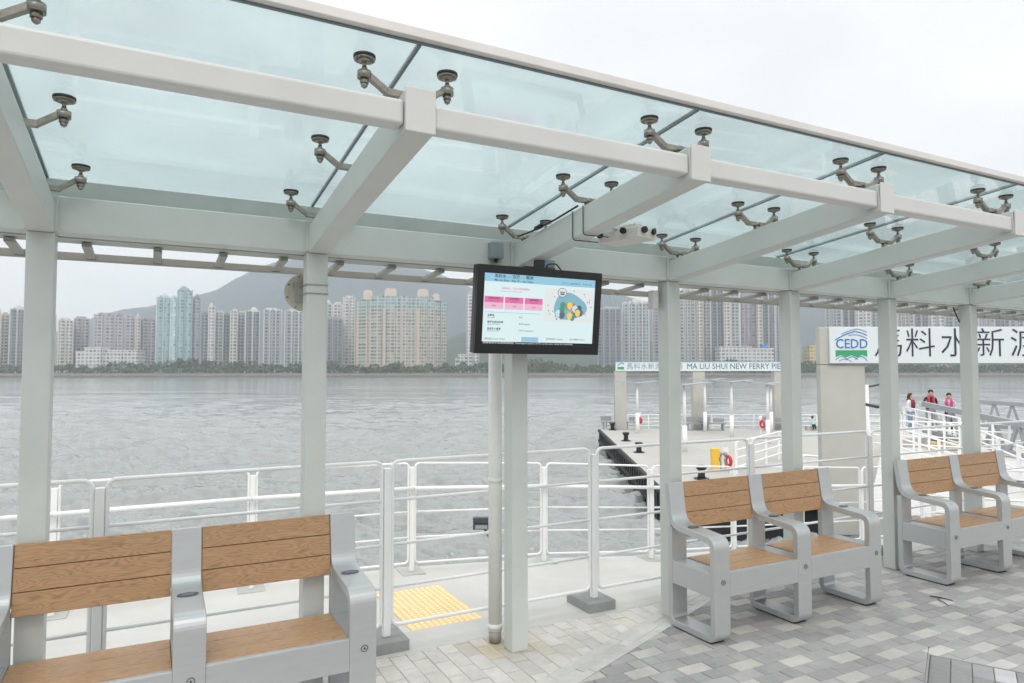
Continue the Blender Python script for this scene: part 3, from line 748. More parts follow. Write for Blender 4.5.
# ================================================================== FAR PIER
DZ=-1.8
cs=[onz(600,429,DZ),onz(664,489,DZ),onz(720,503,DZ),flat(840,19,DZ),flat(1010,34,DZ),flat(900,42.7,DZ)]
poly=[(c.x,c.y) for c in cs]
m=MB(); m.prism(poly,DZ-.25,DZ); tag(m.build('pier_deck',mat('pier_concrete',(.43,.425,.40),.85,noise_amt=.1,noise_scale=.5)),kind='structure')
m=MB(); 
def inset(poly,d):
    c=Vector((sum(p[0] for p in poly)/len(poly),sum(p[1] for p in poly)/len(poly))); return [tuple(Vector(p)+(c-Vector(p)).normalized()*d) for p in poly]
m.prism(inset(poly,.25),WZ-3,DZ-.251); tag(m.build('pier_wall',FENDER),kind='structure')
fd=empty('timber_fender',(cs[0].x,cs[0].y,DZ),0,'row of black vertical timber fenders along the left side of the concrete pier','fender')
n=34; a=cs[0]; b=cs[1]; dv=(b-a).normalized(); sd_=Vector((-dv.y,dv.x,0))
if sd_.dot(RH)>0: sd_=-sd_
for i in range(n):
    p=a.lerp(b,(i+.5)/n)-a+sd_*.0
    MB().beam(p+Vector((0,0,-2.2)),p+Vector((0,0,-.06)),.3,.16,upv=tuple(sd_)).build('fender_pile',FENDER,fd)
m=MB(); m.beam(Vector((0,0,-.08))+sd_*.08,(b-a)+Vector((0,0,-.08))+sd_*.08,.1,.14); m.beam(Vector((0,0,-.7))+sd_*.08,(b-a)+Vector((0,0,-.7))+sd_*.08,.08,.18); m.build('waling',FENDER,fd)
def bollard(p,label):
    t=empty('bollard',p,0,label,'bollard','black mooring bollards along the pier edge')
    m=MB(); m.cyl((0,0,0),(0,0,.04),.24,16); m.tube([(0,0,.04),(0,0,.1),(0,0,.28),(0,0,.34),(0,0,.42),(0,0,.45)],[.14,.12,.11,.17,.18,.12],14); m.build('casting',BLACK,t)
for (u,v,lb) in ((612.5,430,'black mooring bollard at the far corner of the pier edge'),(626,441,'black mooring bollard second from the far corner of the pier'),(639,452.5,'black mooring bollard on the pier just left of the fourth shelter post'),(701.5,479,'nearest black mooring bollard, low behind the middle bench back')):
    bollard(onz(u,v,DZ+.002),lb)
# gantry sign at the pier head
gd=41.5; kg=gd/F
gorg=flat(616,gd,DZ)
gs_=empty('pier_head_sign',gorg,YR,'long thin blue and white name board over the far pier head on three grey columns','sign')
gz0=1.7+(372-371.3)*kg-DZ; gz1=1.7+(372-362.2)*kg-DZ
for u0,u1 in ((615,626.5),(693,705),(774.5,786)):
    MB().box((u0-616)*kg,(u1-616)*kg,.05,.55,0,gz0-.005).build('column',CONCW,gs_,bevel=.01)
m=MB(); m.box(0,(787-616)*kg,0,.3,gz0,gz1); gp=m.build('sign_board',SIGNW,gs_,bevel=.01)
m=MB(); m.box(-.03,(787-616)*kg+.03,-.02,.32,gz1,gz1+.03); m.build('board_cap',mat('cap_blue',(.2,.5,.62),.4),gs_)
m=MB(); text_mesh(m,'MA LIU SHUI NEW FERRY PIER',.48,Matrix.Translation(((686.8-616)*kg,-.004,gz0+.13))@FX,.003,width=(786-686.8)*kg*.985,bold=0); m.build('lettering',NAVY,gp)
m=MB()
for i_,c in enumerate('馬料水新渡輪碼頭'): text_mesh(m,c,.41,Matrix.Translation(((630+i_*7.05-616)*kg,-.004,gz0+.14))@FX,.003,'CENTER')
m.build('lettering',mat('sign_greyblue',(.18,.3,.36),.4),gp)
m=MB(); m.box((617.5-616)*kg,(624-616)*kg,-.006,-.001,gz0+.1,gz0+.26); m.build('logo_band',GREEN,gp)
m=MB(); m.beam(((617.5-616)*kg,-.004,gz0+.33),((621.5-616)*kg,-.004,gz0+.5),.003,.05); m.beam(((621.5-616)*kg,-.004,gz0+.5),((624-616)*kg,-.004,gz0+.42),.003,.05); m.build('logo_strokes',BLUE,gp)
# slim posts carrying small wing canopies
def wing_post(u,d,ztop,label,r=.075):
    o=flat(u,d,DZ); t=empty('canopy_post',o,YR,label,'canopy post','slim white posts with dark wing canopies on the pier')
    h=ztop-DZ
    m=MB(); m.cyl((0,0,0),(0,0,1.15),r*1.45,12); m.cyl((0,0,1.15),(0,0,h),r,12,r*.75); m.build('post',WHITE,t)
    m=MB()
    for sg in (-1,1):
        L_=[(sg*x, h+.02+.28*math.sin(x/1.6*1.4)*(.5 if sg<0 else .42)-.0) for x in (0,.2,.4,.6,.8,1.0,1.15)]
        for i in range(len(L_)-1): pass
        b=len(m.v)
        for (x,z) in L_:
            m.v+=[(x,-.35,z),(x,.35,z+.03),(x,.35,z+.055),(x,-.35,z+.025)]
        for i in range(len(L_)-1):
            for k in range(4): m.face([b+i*4+k,b+i*4+(k+1)%4,b+i*4+4+(k+1)%4,b+i*4+4+k])
    m.build('wing_canopy',GREYST,t)
for u,d,vt,lb in ((637,39,384,'slim white post standing alone between the name board columns, left of the fourth shelter post'),(684,30,386,'slim white post right beside the fourth shelter post'),(704.5,40,381.5,'slim white post in front of the middle column of the far name board'),(731,37,383,'slim white post in the open middle of the far pier'),(767,33.5,385,'left one of the close pair of slim white posts near the red lifebuoy'),(770.5,40,386,'right one of the close pair of slim white posts near the red lifebuoy'),(657,36,386,'slim white post just left of the fourth shelter post')):
    if u==657: continue
    wing_post(u,d,1.7-(vt-372)*d/F,lb)
# pier furniture: back-to-back seats, rails, lifebuoys
def pier_seat(u,d,label):
    t=empty('pier_bench',flat(u,d,DZ),YR,label,'seat','small grey seats at the far pier head')
    m=MB(); m.box(-.75,.75,-.22,.22,.40,.46); m.build('seat',GREYST,t); m=MB(); m.box(-.75,-.1,.18,.24,.5,.78); m.box(.1,.75,.18,.24,.5,.72); m.build('backrest',GREYST,t)
    for x in (-.6,.6): MB().box(x-.04,x+.04,-.18,.18,0,.399).build('leg',GREYST,t)
for u,d,lb in ((613,42,'grey pier seat in front of the leftmost column of the far name board'),(628,42,'grey pier seat just left of the post with the red sign on the far pier'),(697,41,'grey pier seat left of the slim post at the middle column'),(712,41,'grey pier seat right of the slim post at the middle column'),(775,41,'grey pier seat at the right end of the far pier, half behind a shelter post')): pier_seat(u,d,lb)
def ring(t,x,z,y,r=.3,name='lifebuoy'):
    m=MB(); m.tube([(x+r*.25*math.cos(a*math.pi/10),y-r*.95*math.cos(a*math.pi/10),z+r*math.sin(a*math.pi/10)) for a in range(20)],.06,8,closed=True); return m.build(name,RED,t)
def buoy(u,d,label,z=.75,r=.3):
    t=empty('lifebuoy_stand',flat(u,d,DZ),YR,label,'lifebuoy','red lifebuoys on stands on the pier')
    m=MB(); m.box(-.025,.025,.28,.33,0,z+.45); m.box(-.09,.09,.27,.34,z+.25,z+.45); m.build('stand',WHITE,t); ring(t,0,z,0,r)
buoy(761.5,38,'red lifebuoy on a stand beside the close pair of white posts',.6,.18); buoy(727,24.5,'nearest red lifebuoy, hanging right of the yellow cabinet',.32,.17)
buoy(640,41,'small red lifebuoy by the lone slim post at the far left of the pier',.6,.15)
t=empty('yellow_cabinet',flat(714,24.3,DZ),YR,'tall bright yellow cabinet on the pier behind the middle bench','cabinet')
m=MB(); m.box(-.14,.14,-.12,.12,.05,.8); m.build('body',YEL,t,bevel=.02); m=MB(); m.box(-.16,.16,-.14,.14,0,.05); m.build('base',GREYST,t); MB().box(.10,.12,-.13,-.121,.35,.5).build('handle',DARK,t)
t=empty('hose_post',flat(721.5,24.4,DZ),YR,'pair of grey service stands between the yellow cabinet and the lifebuoy','service stand')
for x in (-.07,.09): MB().cyl((x,0,0),(x,0,.55),.025,10).build('stand_pipe',GREYST,t); m=MB(); m.tube([(x,0,.5),(x,0,.58),(x,0,.66)],[.03,.08,.05],12); m.build('head',GREYST,t)
# low rails around the pier head
def railing_px(label,a,b,n,h=1.05,r=.03,group=None,levels=None):
    # a,b: (u,d,z)
    A=flat(*a); B=flat(*b); pts=[tuple(A.lerp(B,i/n)) for i in range(n+1)]
    return railing('railing',label,pts,levels or [h,h*.75,h*.5,h*.22],h,.07,.07,r,False,mat_=WHITE,frames=False)
railing_px('low white railing along the far end of the pier under the thin name board',(606,42.3,DZ),(900,42.3,DZ),14,.85,.022)
railing_px('white railing on the pier behind the yellow cabinet and lifebuoy',(735,23.5,DZ),(800,30,DZ),5,1.1,.028)
# ------------------------------------------------------------------ landing stage, gangway and people on the right
LZ=-1.1
poly=[(flat(u,d,0).x,flat(u,d,0).y) for u,d in ((866,14),(1110,11.5),(1200,24),(1000,25),(880,25.5))]
m=MB(); m.prism(poly,LZ-1.0,LZ); tag(m.build('landing_deck',CONCL),kind='structure')
m=MB(); PZ=-.82
poly2=[(flat(u,d,0).x,flat(u,d,0).y) for u,d in ((893,26),(985,26),(1000,31.5),(893,31.5))]
m.prism(poly2,PZ-.5,PZ); tag(m.build('platform',CONCL),kind='structure')
railing_px('white railing sloping down in front of the three people',(903,27.5,PZ-.0),(958,23.6,-1.0),4,1.1,.03)
railing_px('white railing at the ramp foot, below the people and left of the seventh post',(899,20,-1.07),(957,19,-1.45),3,1.1,.028)
railing_px('white railing running level across the landing stage at the right',(868,24.8,-1.1),(1060,22,-1.1),12,1.05,.026)
railing_px('white railing stepping down towards the right edge under the steel gangway',(977,17,-.85),(1060,15,-1.4),4,1.1,.026)
railing_px('nearest white railing of the landing stage, behind the farthest bench',(930,12.6,-1.1),(1080,11.8,-1.1),6,1.05,.022)
railing_px('short white railing between the concrete column and the fifth post',(786,15,-1.2),(818,14.6,-1.2),2,1.1,.024)
# sloping white ramp plate beside the railings
m=MB(); a=flat(896,24.5,-.9); b=flat(960,20.2,-1.25); c=flat(975,17.5,-1.3); d=flat(896,19.5,-1.05)
m.v=[tuple(p) for p in (a,b,c,d)]+[tuple(p-Vector((0,0,.12))) for p in (a,b,c,d)]
for q in ((0,1,2,3),(7,6,5,4),(0,4,5,1),(1,5,6,2),(2,6,7,3),(3,7,4,0)): m.face(list(q))
tag(m.build('ramp_plate',CONCL),kind='structure')
# steel gangway truss
gw=empty('steel_gangway',flat(950,22,-1),0,'grey steel truss gangway with thick chords and slanted braces at the right','gangway')
go=Vector(gw.location)
for off,(A,B) in enumerate((((923,26.2,404),(1120,19,445)),((968,30,401),(1120,27,411)))):
    a=at(A[0],A[2],A[1]); b=at(B[0],B[2],B[1]); a-=go; b-=go
    MB().beam(a,b,.16,.2 if off==0 else .17).build('top_chord',GREYST,gw,bevel=.01)
    dn=Vector((0,0,-1.0)); MB().beam(a+dn,b+dn,.16,.16).build('bottom_chord',GREYST,gw,bevel=.01)
    n=8
    for i in range(n):
        p=a.lerp(b,(i+.08)/n); q=a.lerp(b,(i+.5)/n); r_=a.lerp(b,(i+.92)/n)
        MB().beam(p+dn,q,.1,.1).build('brace',GREYST,gw); MB().beam(q,r_+dn,.1,.1).build('brace',GREYST,gw)
t=empty('dark_handrail',(0,0,0),0,'dark bar projecting from the right side of the concrete column','bar')
a=at(864,404,13); b=at(878,407,12.4); t.location=a; MB().beam((0,0,0),b-a,.05,.05).build('bar',DARK,t)
lp=empty('white_lamp_post',flat(866.5,13.2,-1.1),YR,'slim white lamp post with a short dark arm right of the concrete column','lamp post')
m=MB(); m.cyl((0,0,0),(0,0,2.55),.03,10); m.build('post',WHITE,lp); m=MB(); m.beam((-.02,0,2.5),(.28,0,2.56),.03,.03); m.build('arm',DARK,lp)
t=empty('yellow_crate',flat(941,24.6,-1.09),YR,'pale yellow and grey box on the stage below the people','box')
m=MB(); m.box(-.5,.62,-.2,.2,0,.3); m.build('body',mat('pale_yellow',(.62,.5,.25),.6,noise_amt=.2,noise_scale=4),t,bevel=.02); MB().box(-.3,.1,-.23,.23,.3,.42).build('lid',DARK,t)

# ------------------------------------------------------------------ people
SKIN=mat('skin',(.52,.32,.23),.55); HAIR=mat('hair_black',(.02,.015,.013),.5); HAIRR=mat('hair_brown',(.06,.018,.014),.5)
def skin_mesh(verts,edges,radii,name,mt,parent,sub=1):
    me=bpy.data.meshes.new(name); me.from_pydata(verts,edges,[]); o=bpy.data.objects.new(name,me); COL.objects.link(o)
    md=o.modifiers.new('s','SKIN'); md.use_smooth_shade=True
    for i,r_ in enumerate(radii): me.skin_vertices[0].data[i].radius=(r_,r_) if not isinstance(r_,tuple) else r_
    me.skin_vertices[0].data[0].use_root=True
    s2=o.modifiers.new('u','SUBSURF'); s2.levels=sub; s2.render_levels=sub
    dg=bpy.context.evaluated_depsgraph_get(); dg.update(); em=bpy.data.meshes.new_from_object(o.evaluated_get(dg))
    bpy.data.objects.remove(o); em.materials.clear(); em.materials.append(mt); em.name=name
    q=bpy.data.objects.new(name,em); COL.objects.link(q); q.parent=parent
    return q
def person(loc,rz,label,top,bottom,vest=None,hair=HAIR,longhair=False,H=1.65,lean=0.1,arms='rail'):
    t=empty('person',loc,rz,label,'person'); s=H/1.7
    L=lean
    def P(x,y,z): return (x*s,(y-L*max(0,z-.9)/.8)*s,z*s)     # faces -y, leans forward
    hip=P(0,0,.93)
    body=[hip,P(0,0,1.1),P(0,0,1.3),P(0,0,1.42),P(0,-.01,1.5),P(0,-.01,1.6),P(0,-.02,1.68)]
    R_=[(.15,.11),(.13,.095),(.16,.105),(.13,.09),(.05,.05),(.085,.095),(.06,.07)]
    E=[(i,i+1) for i in range(6)]
    for sg in (-1,1):
        b=len(body)
        hands=[P(sg*.19,0,1.4),P(sg*.24,-.05,1.15),P(sg*.16,-.27,1.08),P(sg*.1,-.34,1.09)] if arms=='rail' else [P(sg*.19,0,1.4),P(sg*.23,.02,1.13),P(sg*.22,-.08,.9),P(sg*.21,-.1,.82)]
        body+=hands; R_+=[.052,.044,.032,.034]; E+=[(3,b),(b,b+1),(b+1,b+2),(b+2,b+3)]
        b=len(body); body+=[P(sg*.09,0,.85),P(sg*.1,-.02,.48),P(sg*.1,.02,.09),P(sg*.11,-.12,.035)]
        R_+=[.085,.055,.04,.035]; E+=[(0,b),(b,b+1),(b+1,b+2),(b+2,b+3)]
    o=skin_mesh(body,E,[r if isinstance(r,tuple) else r*s for r in R_],'body',SKIN,t)
    # clothing as material zones of the one continuous body
    me=o.data; me.materials.append(top); me.materials.append(bottom); me.materials.append(BLACK)
    for p in me.polygons:
        c=p.center; z=c.z/s
        hand = c.y < (-.25-L*.2)*s and abs(z-1.09)<.09 if arms=='rail' else z<.88 and abs(c.x)>.17*s
        if z<.10: p.material_index=3
        elif z<.97 and not hand: p.material_index=2
        elif z<1.47 and not hand: p.material_index=1
        p.use_smooth=True
    hz=1.645; m=MB()
    for a in range(0,7):
        for b2 in range(12): pass
    bm=bmesh.new(); bmesh.ops.create_uvsphere(bm,u_segments=14,v_segments=10,radius=1)
    for v in bm.verts:
        v.co=Vector((v.co.x*.095,v.co.y*.108+.018,v.co.z*.10))
        if v.co.y<-.03 and v.co.z<.045: v.co.y=-.03; 
        if longhair and v.co.z<0 and v.co.y>-.01: v.co.z*=3.0; v.co.y+=.03
        v.co+=Vector((0,-L*.93,hz+.02)); v.co*=s
    me=bpy.data.meshes.new('hair'); bm.to_mesh(me); bm.free(); me.materials.append(hair); q=bpy.data.objects.new('hair',me); COL.objects.link(q); q.parent=t
    for p in me.polygons: p.use_smooth=True
    if vest:
        for sg in (-1,1):
            m=MB(); pts=[P(sg*.06,.1,1.46),P(sg*.085,-.0,1.5),P(sg*.09,-.1,1.42),P(sg*.085,-.125,1.28),P(sg*.075,-.12,1.1)]
            m.tube(pts,[.035*s,.04*s,.05*s,.052*s,.045*s],8); m.build('life_vest',vest,t)
        m=MB(); m.tube([P(-.06,.1,1.46),P(0,.12,1.45),P(.06,.1,1.46)],.045*s,8); m.build('vest_collar',vest,t)
    return t
CW=mat('cloth_white',(.72,.75,.8),.8); JEAN=mat('cloth_jeans',(.20,.28,.38),.8); CB=mat('cloth_black',(.02,.02,.025),.8); CGY=mat('cloth_grey',(.28,.28,.28),.8); LBL=mat('cloth_lightblue',(.5,.58,.72),.8)
VR=mat('vest_red',(.55,.03,.07),.6); VP=mat('vest_pink',(.68,.04,.16),.6); VD=mat('vest_maroon',(.2,.02,.03),.6)
person(flat(908.8,27.9,PZ),YR+R(38),'woman with long dark hair in white top and blue jeans standing at the white railing',CW,JEAN,VD,HAIRR,True,1.6,.05,'down')
person(flat(928.5,28.3,PZ),YR+R(-15),'person in black long sleeves and a red life vest leaning on the gangway rail',CB,CGY,VR,HAIR,False,1.73,.22)
person(flat(947.5,27.6,PZ),YR+R(-25),'person in light blue shirt and pink life vest beside the seventh post',LBL,CB,VP,HAIR,False,1.62,.2)
# seated figure far away
t=empty('person',flat(811.5,41,DZ),YR,'small seated person with black hair and pale cyan shirt left of the concrete column','person')
o=skin_mesh([(0,0,.5),(0,0,.75),(0,0,.95),(0,0,1.05),(0,0,1.2),(-.12,0,.93),(-.16,-.1,.7),(.12,0,.93),(.16,-.1,.7),(-.1,-.35,.5),(-.1,-.4,.1),(.1,-.35,.5),(.1,-.4,.1)],
 [(0,1),(1,2),(2,3),(3,4),(2,5),(5,6),(2,7),(7,8),(0,9),(9,10),(0,11),(11,12)],[(.16,.12),(.15,.11),(.13,.09),(.05,.05),(.1,.1),.05,.04,.05,.04,.08,.05,.08,.05],'body',SKIN,t)
o.data.materials.append(mat('cloth_cyan',(.35,.6,.62),.8)); o.data.materials.append(CB)
for p in o.data.polygons: p.material_index = 2 if p.center.z<.58 else (1 if p.center.z<1.03 else 0)
m=MB(); m.tube([(0,.02,1.12),(0,.02,1.2),(0,.02,1.28),(0,.02,1.33)],[.09,.125,.11,.05],10); m.build('hair',HAIR,t)
m=MB(); m.box(-.6,.6,-.2,.25,0,.42); tag(m.build('seat_block',CONC),'pale low seat block under the seated person','seat'); bpy.data.objects['seat_block'].location=flat(811.5,41,DZ); bpy.data.objects['seat_block'].rotation_euler=(0,0,YR); bpy.data.objects['seat_block'].scale=(.65,)*3; t.scale=(.65,)*3

# ================================================================== WATER
def water(rough=.12):
    m=bpy.data.materials.new('sea_water'); m.use_nodes=True; nt=m.node_tree; N=nt.nodes; L=nt.links; b=N['Principled BSDF']
    b.inputs['Base Color'].default_value=(.26,.28,.275,1); b.inputs['Roughness'].default_value=rough; b.inputs['IOR'].default_value=1.5
    tc=N.new('ShaderNodeTexCoord'); rot=N.new('ShaderNodeMapping'); rot.inputs['Rotation'].default_value=(0,0,YAW); L.new(tc.outputs['Object'],rot.inputs[0])
    hs=None
    for sc_,amp,st,det in ((.03,1.2,(.3,1,1),4),(.25,.2,(.35,1,1),3),(6,.014,(.6,1,1),4)):
        mp=N.new('ShaderNodeMapping'); mp.inputs['Scale'].default_value=st; L.new(rot.outputs[0],mp.inputs[0])
        n=N.new('ShaderNodeTexNoise'); n.inputs['Scale'].default_value=sc_; n.inputs['Detail'].default_value=det; n.inputs['Distortion'].default_value=.5; L.new(mp.outputs[0],n.inputs[0])
        mu=N.new('ShaderNodeMath'); mu.operation='MULTIPLY'; mu.inputs[1].default_value=amp*2.2; L.new(n.outputs[0],mu.inputs[0])
        if hs is None: hs=mu
        else:
            ad=N.new('ShaderNodeMath'); ad.operation='ADD'; L.new(hs.outputs[0],ad.inputs[0]); L.new(mu.outputs[0],ad.inputs[1]); hs=ad
    bp=N.new('ShaderNodeBump'); bp.inputs['Strength'].default_value=1; bp.inputs['Distance'].default_value=1; L.new(hs.outputs[0],bp.inputs['Height']); L.new(bp.outputs[0],b.inputs['Normal'])
    return m
SH=566
def W(x,d,z): return tuple(RH*x+FH*d+Vector((0,0,z)))
WATER=water()
m=MB(); zf=WZ-.13; m.v=[W(-3000,-200,zf),W(3000,-200,zf),W(3000,SH+20,zf),W(-3000,SH+20,zf)]; m.face([0,1,2,3])
tag(m.build('water',WATER),kind='structure')
import numpy as np
rs=np.random.RandomState(5)
lam=np.exp(rs.uniform(math.log(.18),math.log(6),120)); ang=rs.normal(0,.6,120)+.25; ph_=rs.uniform(0,6.28,120)
slp=.115*np.where(lam<.9,1,np.where(lam<2.5,.8,.34))*rs.uniform(.6,1.4,120); amp=slp*lam/(2*math.pi); kk_=2*math.pi/lam
ds=[7.0]
while ds[-1]<170: ds.append(ds[-1]+max(.035,.55*ds[-1]**2/3146))
ds=np.array(ds); us=np.linspace(-700,820,1050)/F
D_,U_=np.meshgrid(ds,us,indexing='ij'); X_=U_*D_
st=np.maximum(.55*D_**2/3146,D_*1.45/F)*.9
H_=np.zeros_like(D_)
for i in range(120):
    wgt=np.clip(lam[i]/st/2.2-.3,0,1)
    H_+=amp[i]*wgt*np.sin(kk_[i]*(X_*math.sin(ang[i])+D_*math.cos(ang[i]))+ph_[i])
H_=H_*1.0-(np.abs(H_)*.0); H_*=np.clip((180-D_)/60,0,1)
wx=RH.x*X_+FH.x*D_; wy=RH.y*X_+FH.y*D_; wz=WZ+np.clip(H_,-.12,.3)
nr,nc=D_.shape; me=bpy.data.meshes.new('water_surface'); me.vertices.add(nr*nc)
me.vertices.foreach_set('co',np.stack([wx,wy,wz],-1).astype(np.float32).ravel())
ii=np.arange((nr-1)*nc).reshape(nr-1,nc)[:,:-1].ravel(); quads=np.stack([ii,ii+1,ii+nc+1,ii+nc],-1)
me.loops.add(quads.size); me.loops.foreach_set('vertex_index',quads.ravel().astype(np.int32))
me.polygons.add(len(quads)); me.polygons.foreach_set('loop_start',np.arange(len(quads),dtype=np.int32)*4)
try: me.polygons.foreach_set('loop_total',np.full(len(quads),4,dtype=np.int32))
except Exception: pass
me.polygons.foreach_set('use_smooth',np.ones(len(quads),dtype=bool)); me.update(calc_edges=True); me.materials.append(WATER)
wo=bpy.data.objects.new('water_surface',me); COL.objects.link(wo); tag(wo,kind='structure')
# far land and sea wall
def wbox(m,x0,x1,d0,d1,z0,z1):
    M=Matrix.Rotation(YR,4,'Z'); m.box(x0,x1,d0,d1,z0,z1,M)
m=MB(); wbox(m,-3000,3000,SH+12,3600,-4,.9); tag(m.build('far_shore',mat('far_land',(.07,.09,.05),.9)),kind='structure')
m=MB(); wbox(m,-2000,2000,SH+3,SH+11.9,-4,.55); tag(m.build('sea_wall',mat('sea_wall_concrete',(.27,.26,.235),.9,noise_amt=.2,noise_scale=.15)),kind='structure')
m=MB()
x=-1200
while x<1200:
    wd=rnd.uniform(1.5,3.5); a=rnd.uniform(-1.6,-.9); m.v+= [W(x,SH-rnd.uniform(1,3),WZ-.5),W(x+wd,SH-rnd.uniform(1,3),WZ-.5),W(x+wd,SH+3.2,a+.3),W(x,SH+3.2,a)]
    b=len(m.v)-4; m.face([b,b+1,b+2,b+3]); x+=wd*.9
tag(m.build('rock_revetment',mat('rocks',(.11,.105,.09),.95,noise_amt=.35,noise_scale=.4)),kind='stuff')

# ================================================================== CITY
def tower_mat(name,wall,win,floor=3.0,bay=3.2,wr=.6,wc=.68):
    m=bpy.data.materials.new(name); m.use_nodes=True; nt=m.node_tree; N=nt.nodes; L=nt.links; b=N['Principled BSDF']
    tc=N.new('ShaderNodeTexCoord'); sp=N.new('ShaderNodeSeparateXYZ'); L.new(tc.outputs['Object'],sp.inputs[0])
    def band(sock,per,frac):
        d=N.new('ShaderNodeMath'); d.operation='DIVIDE'; d.inputs[1].default_value=per; L.new(sock,d.inputs[0])
        f=N.new('ShaderNodeMath'); f.operation='FRACT'; L.new(d.outputs[0],f.inputs[0])
        l=N.new('ShaderNodeMath'); l.operation='LESS_THAN'; l.inputs[1].default_value=frac; L.new(f.outputs[0],l.inputs[0]); return l,d
    ad=N.new('ShaderNodeMath'); ad.operation='ADD'; L.new(sp.outputs[0],ad.inputs[0]); L.new(sp.outputs[1],ad.inputs[1])
    r1,dz=band(sp.outputs[2],floor,wr); c1,dx=band(ad.outputs[0],bay,wc)
    mu=N.new('ShaderNodeMath'); mu.operation='MULTIPLY'; L.new(r1.outputs[0],mu.inputs[0]); L.new(c1.outputs[0],mu.inputs[1])
    # every window its own tone
    fz=N.new('ShaderNodeMath'); fz.operation='FLOOR'; L.new(dz.outputs[0],fz.inputs[0]); fx=N.new('ShaderNodeMath'); fx.operation='FLOOR'; L.new(dx.outputs[0],fx.inputs[0])
    cb=N.new('ShaderNodeCombineXYZ'); L.new(fx.outputs[0],cb.inputs[0]); L.new(fz.outputs[0],cb.inputs[1]); wn=N.new('ShaderNodeTexWhiteNoise'); L.new(cb.outputs[0],wn.inputs[0])
    mr=N.new('ShaderNodeMapRange'); mr.inputs[3].default_value=.55; mr.inputs[4].default_value=1.7; L.new(wn.outputs[0],mr.inputs[0])
    sc=N.new('ShaderNodeVectorMath'); sc.operation='SCALE'; sc.inputs[0].default_value=win; L.new(mr.outputs[0],sc.inputs['Scale'])
    mx=N.new('ShaderNodeMix'); mx.data_type='RGBA'; mx.inputs['A'].default_value=(*wall,1); L.new(sc.outputs[0],mx.inputs['B']); L.new(mu.outputs[0],mx.inputs['Factor'])
    L.new(mx.outputs['Result'],b.inputs['Base Color']); b.inputs['Roughness'].default_value=.6
    return m
TM={ 'white':((.62,.60,.58),(.20,.22,.24)), 'cream':((.58,.54,.47),(.13,.14,.15)), 'beige':((.50,.44,.37),(.15,.21,.21)), 'mauve':((.43,.40,.42),(.13,.14,.17)),
 'grey':((.34,.36,.38),(.08,.10,.12)), 'teal':((.34,.44,.46),(.17,.29,.32)), 'dark':((.20,.22,.25),(.06,.075,.10)), 'ltteal':((.54,.64,.66),(.42,.54,.56)), 'purple':((.40,.37,.41),(.2,.2,.26)), 'greygreen':((.40,.44,.44),(.10,.14,.155)), 'yellow':((.62,.5,.24),(.3,.28,.2))}
TMAT={k:tower_mat('facade_'+k,a,b) for k,(a,b) in TM.items()}
SOLID={k:mat('wall_'+k,a,.7) for k,(a,b) in TM.items()}
BASEZ=.9
def tower(u0,u1,vt,d,style,pier,label,nb=3,roof=True,depth=24,vb=None,group='apartment towers across the water',roofstyle=None,topband=None):
    k=d/F; um=(u0+u1)/2; br=math.atan((um-512)/F); wdt=(u1-u0)*k*math.cos(br); h=1.7+(372-vt)*k-BASEZ
    o=flat(um,d,BASEZ)
    lat=(um-512)/F*0
    t=empty('apartment_tower',o,YR-br+.0*rnd.random(),label,'building',group)
    m=MB(); m.mi=0
    # plan with projecting bays and narrow recessed light wells
    n=max(1,nb); bw=wdt/n
    m.box(-wdt/2,wdt/2,2.4,depth,0,h)
    for i in range(n):
        a=-wdt/2+i*bw; g=min(1.1,bw*.16)
        m.box(a+g,a+bw-g,0,2.399,0,h-.6*((i*7)%3))
        m.box(a+g,a+bw-g,depth+.001,depth+2.4,0,h-.6)
    m.build('facade',TMAT[style],t)
    m=MB()
    for i in range(n+1):
        a=-wdt/2+i*bw; pw=min(1.5,bw*.13)
        m.box(max(-wdt/2-.3,a-pw),min(wdt/2+.3,a+pw),1.0,2.3995 if 0<i<n else depth+.5,0.001,h+.8)
    m.build('pier_strip',SOLID[pier],t)
    if topband:
        m=MB()
        m.box(-wdt/2-.25,wdt/2+.25,-.25,depth+.2,h-topband[1],h-.2); m.build('upper_storeys',TMAT[topband[0]],t)
    if roof:
        m=MB(); c=rnd.uniform(-.1,.1)*wdt; rw=min(wdt*.32,9)
        m.box(c-rw,c+rw,3,depth-5,h,h+2.4); (m.box(c-rw*.55,c+rw*.55,7,depth-7,h+2.6,h+4.6) if rnd.random()<.35 else None); 
        for i in range(n): m.box(-wdt/2+i*bw+bw*.3,-wdt/2+i*bw+bw*.7,3,7,h,h+1.5)
        m.build('roof_block',SOLID[roofstyle or pier],t)
    return t
D=610
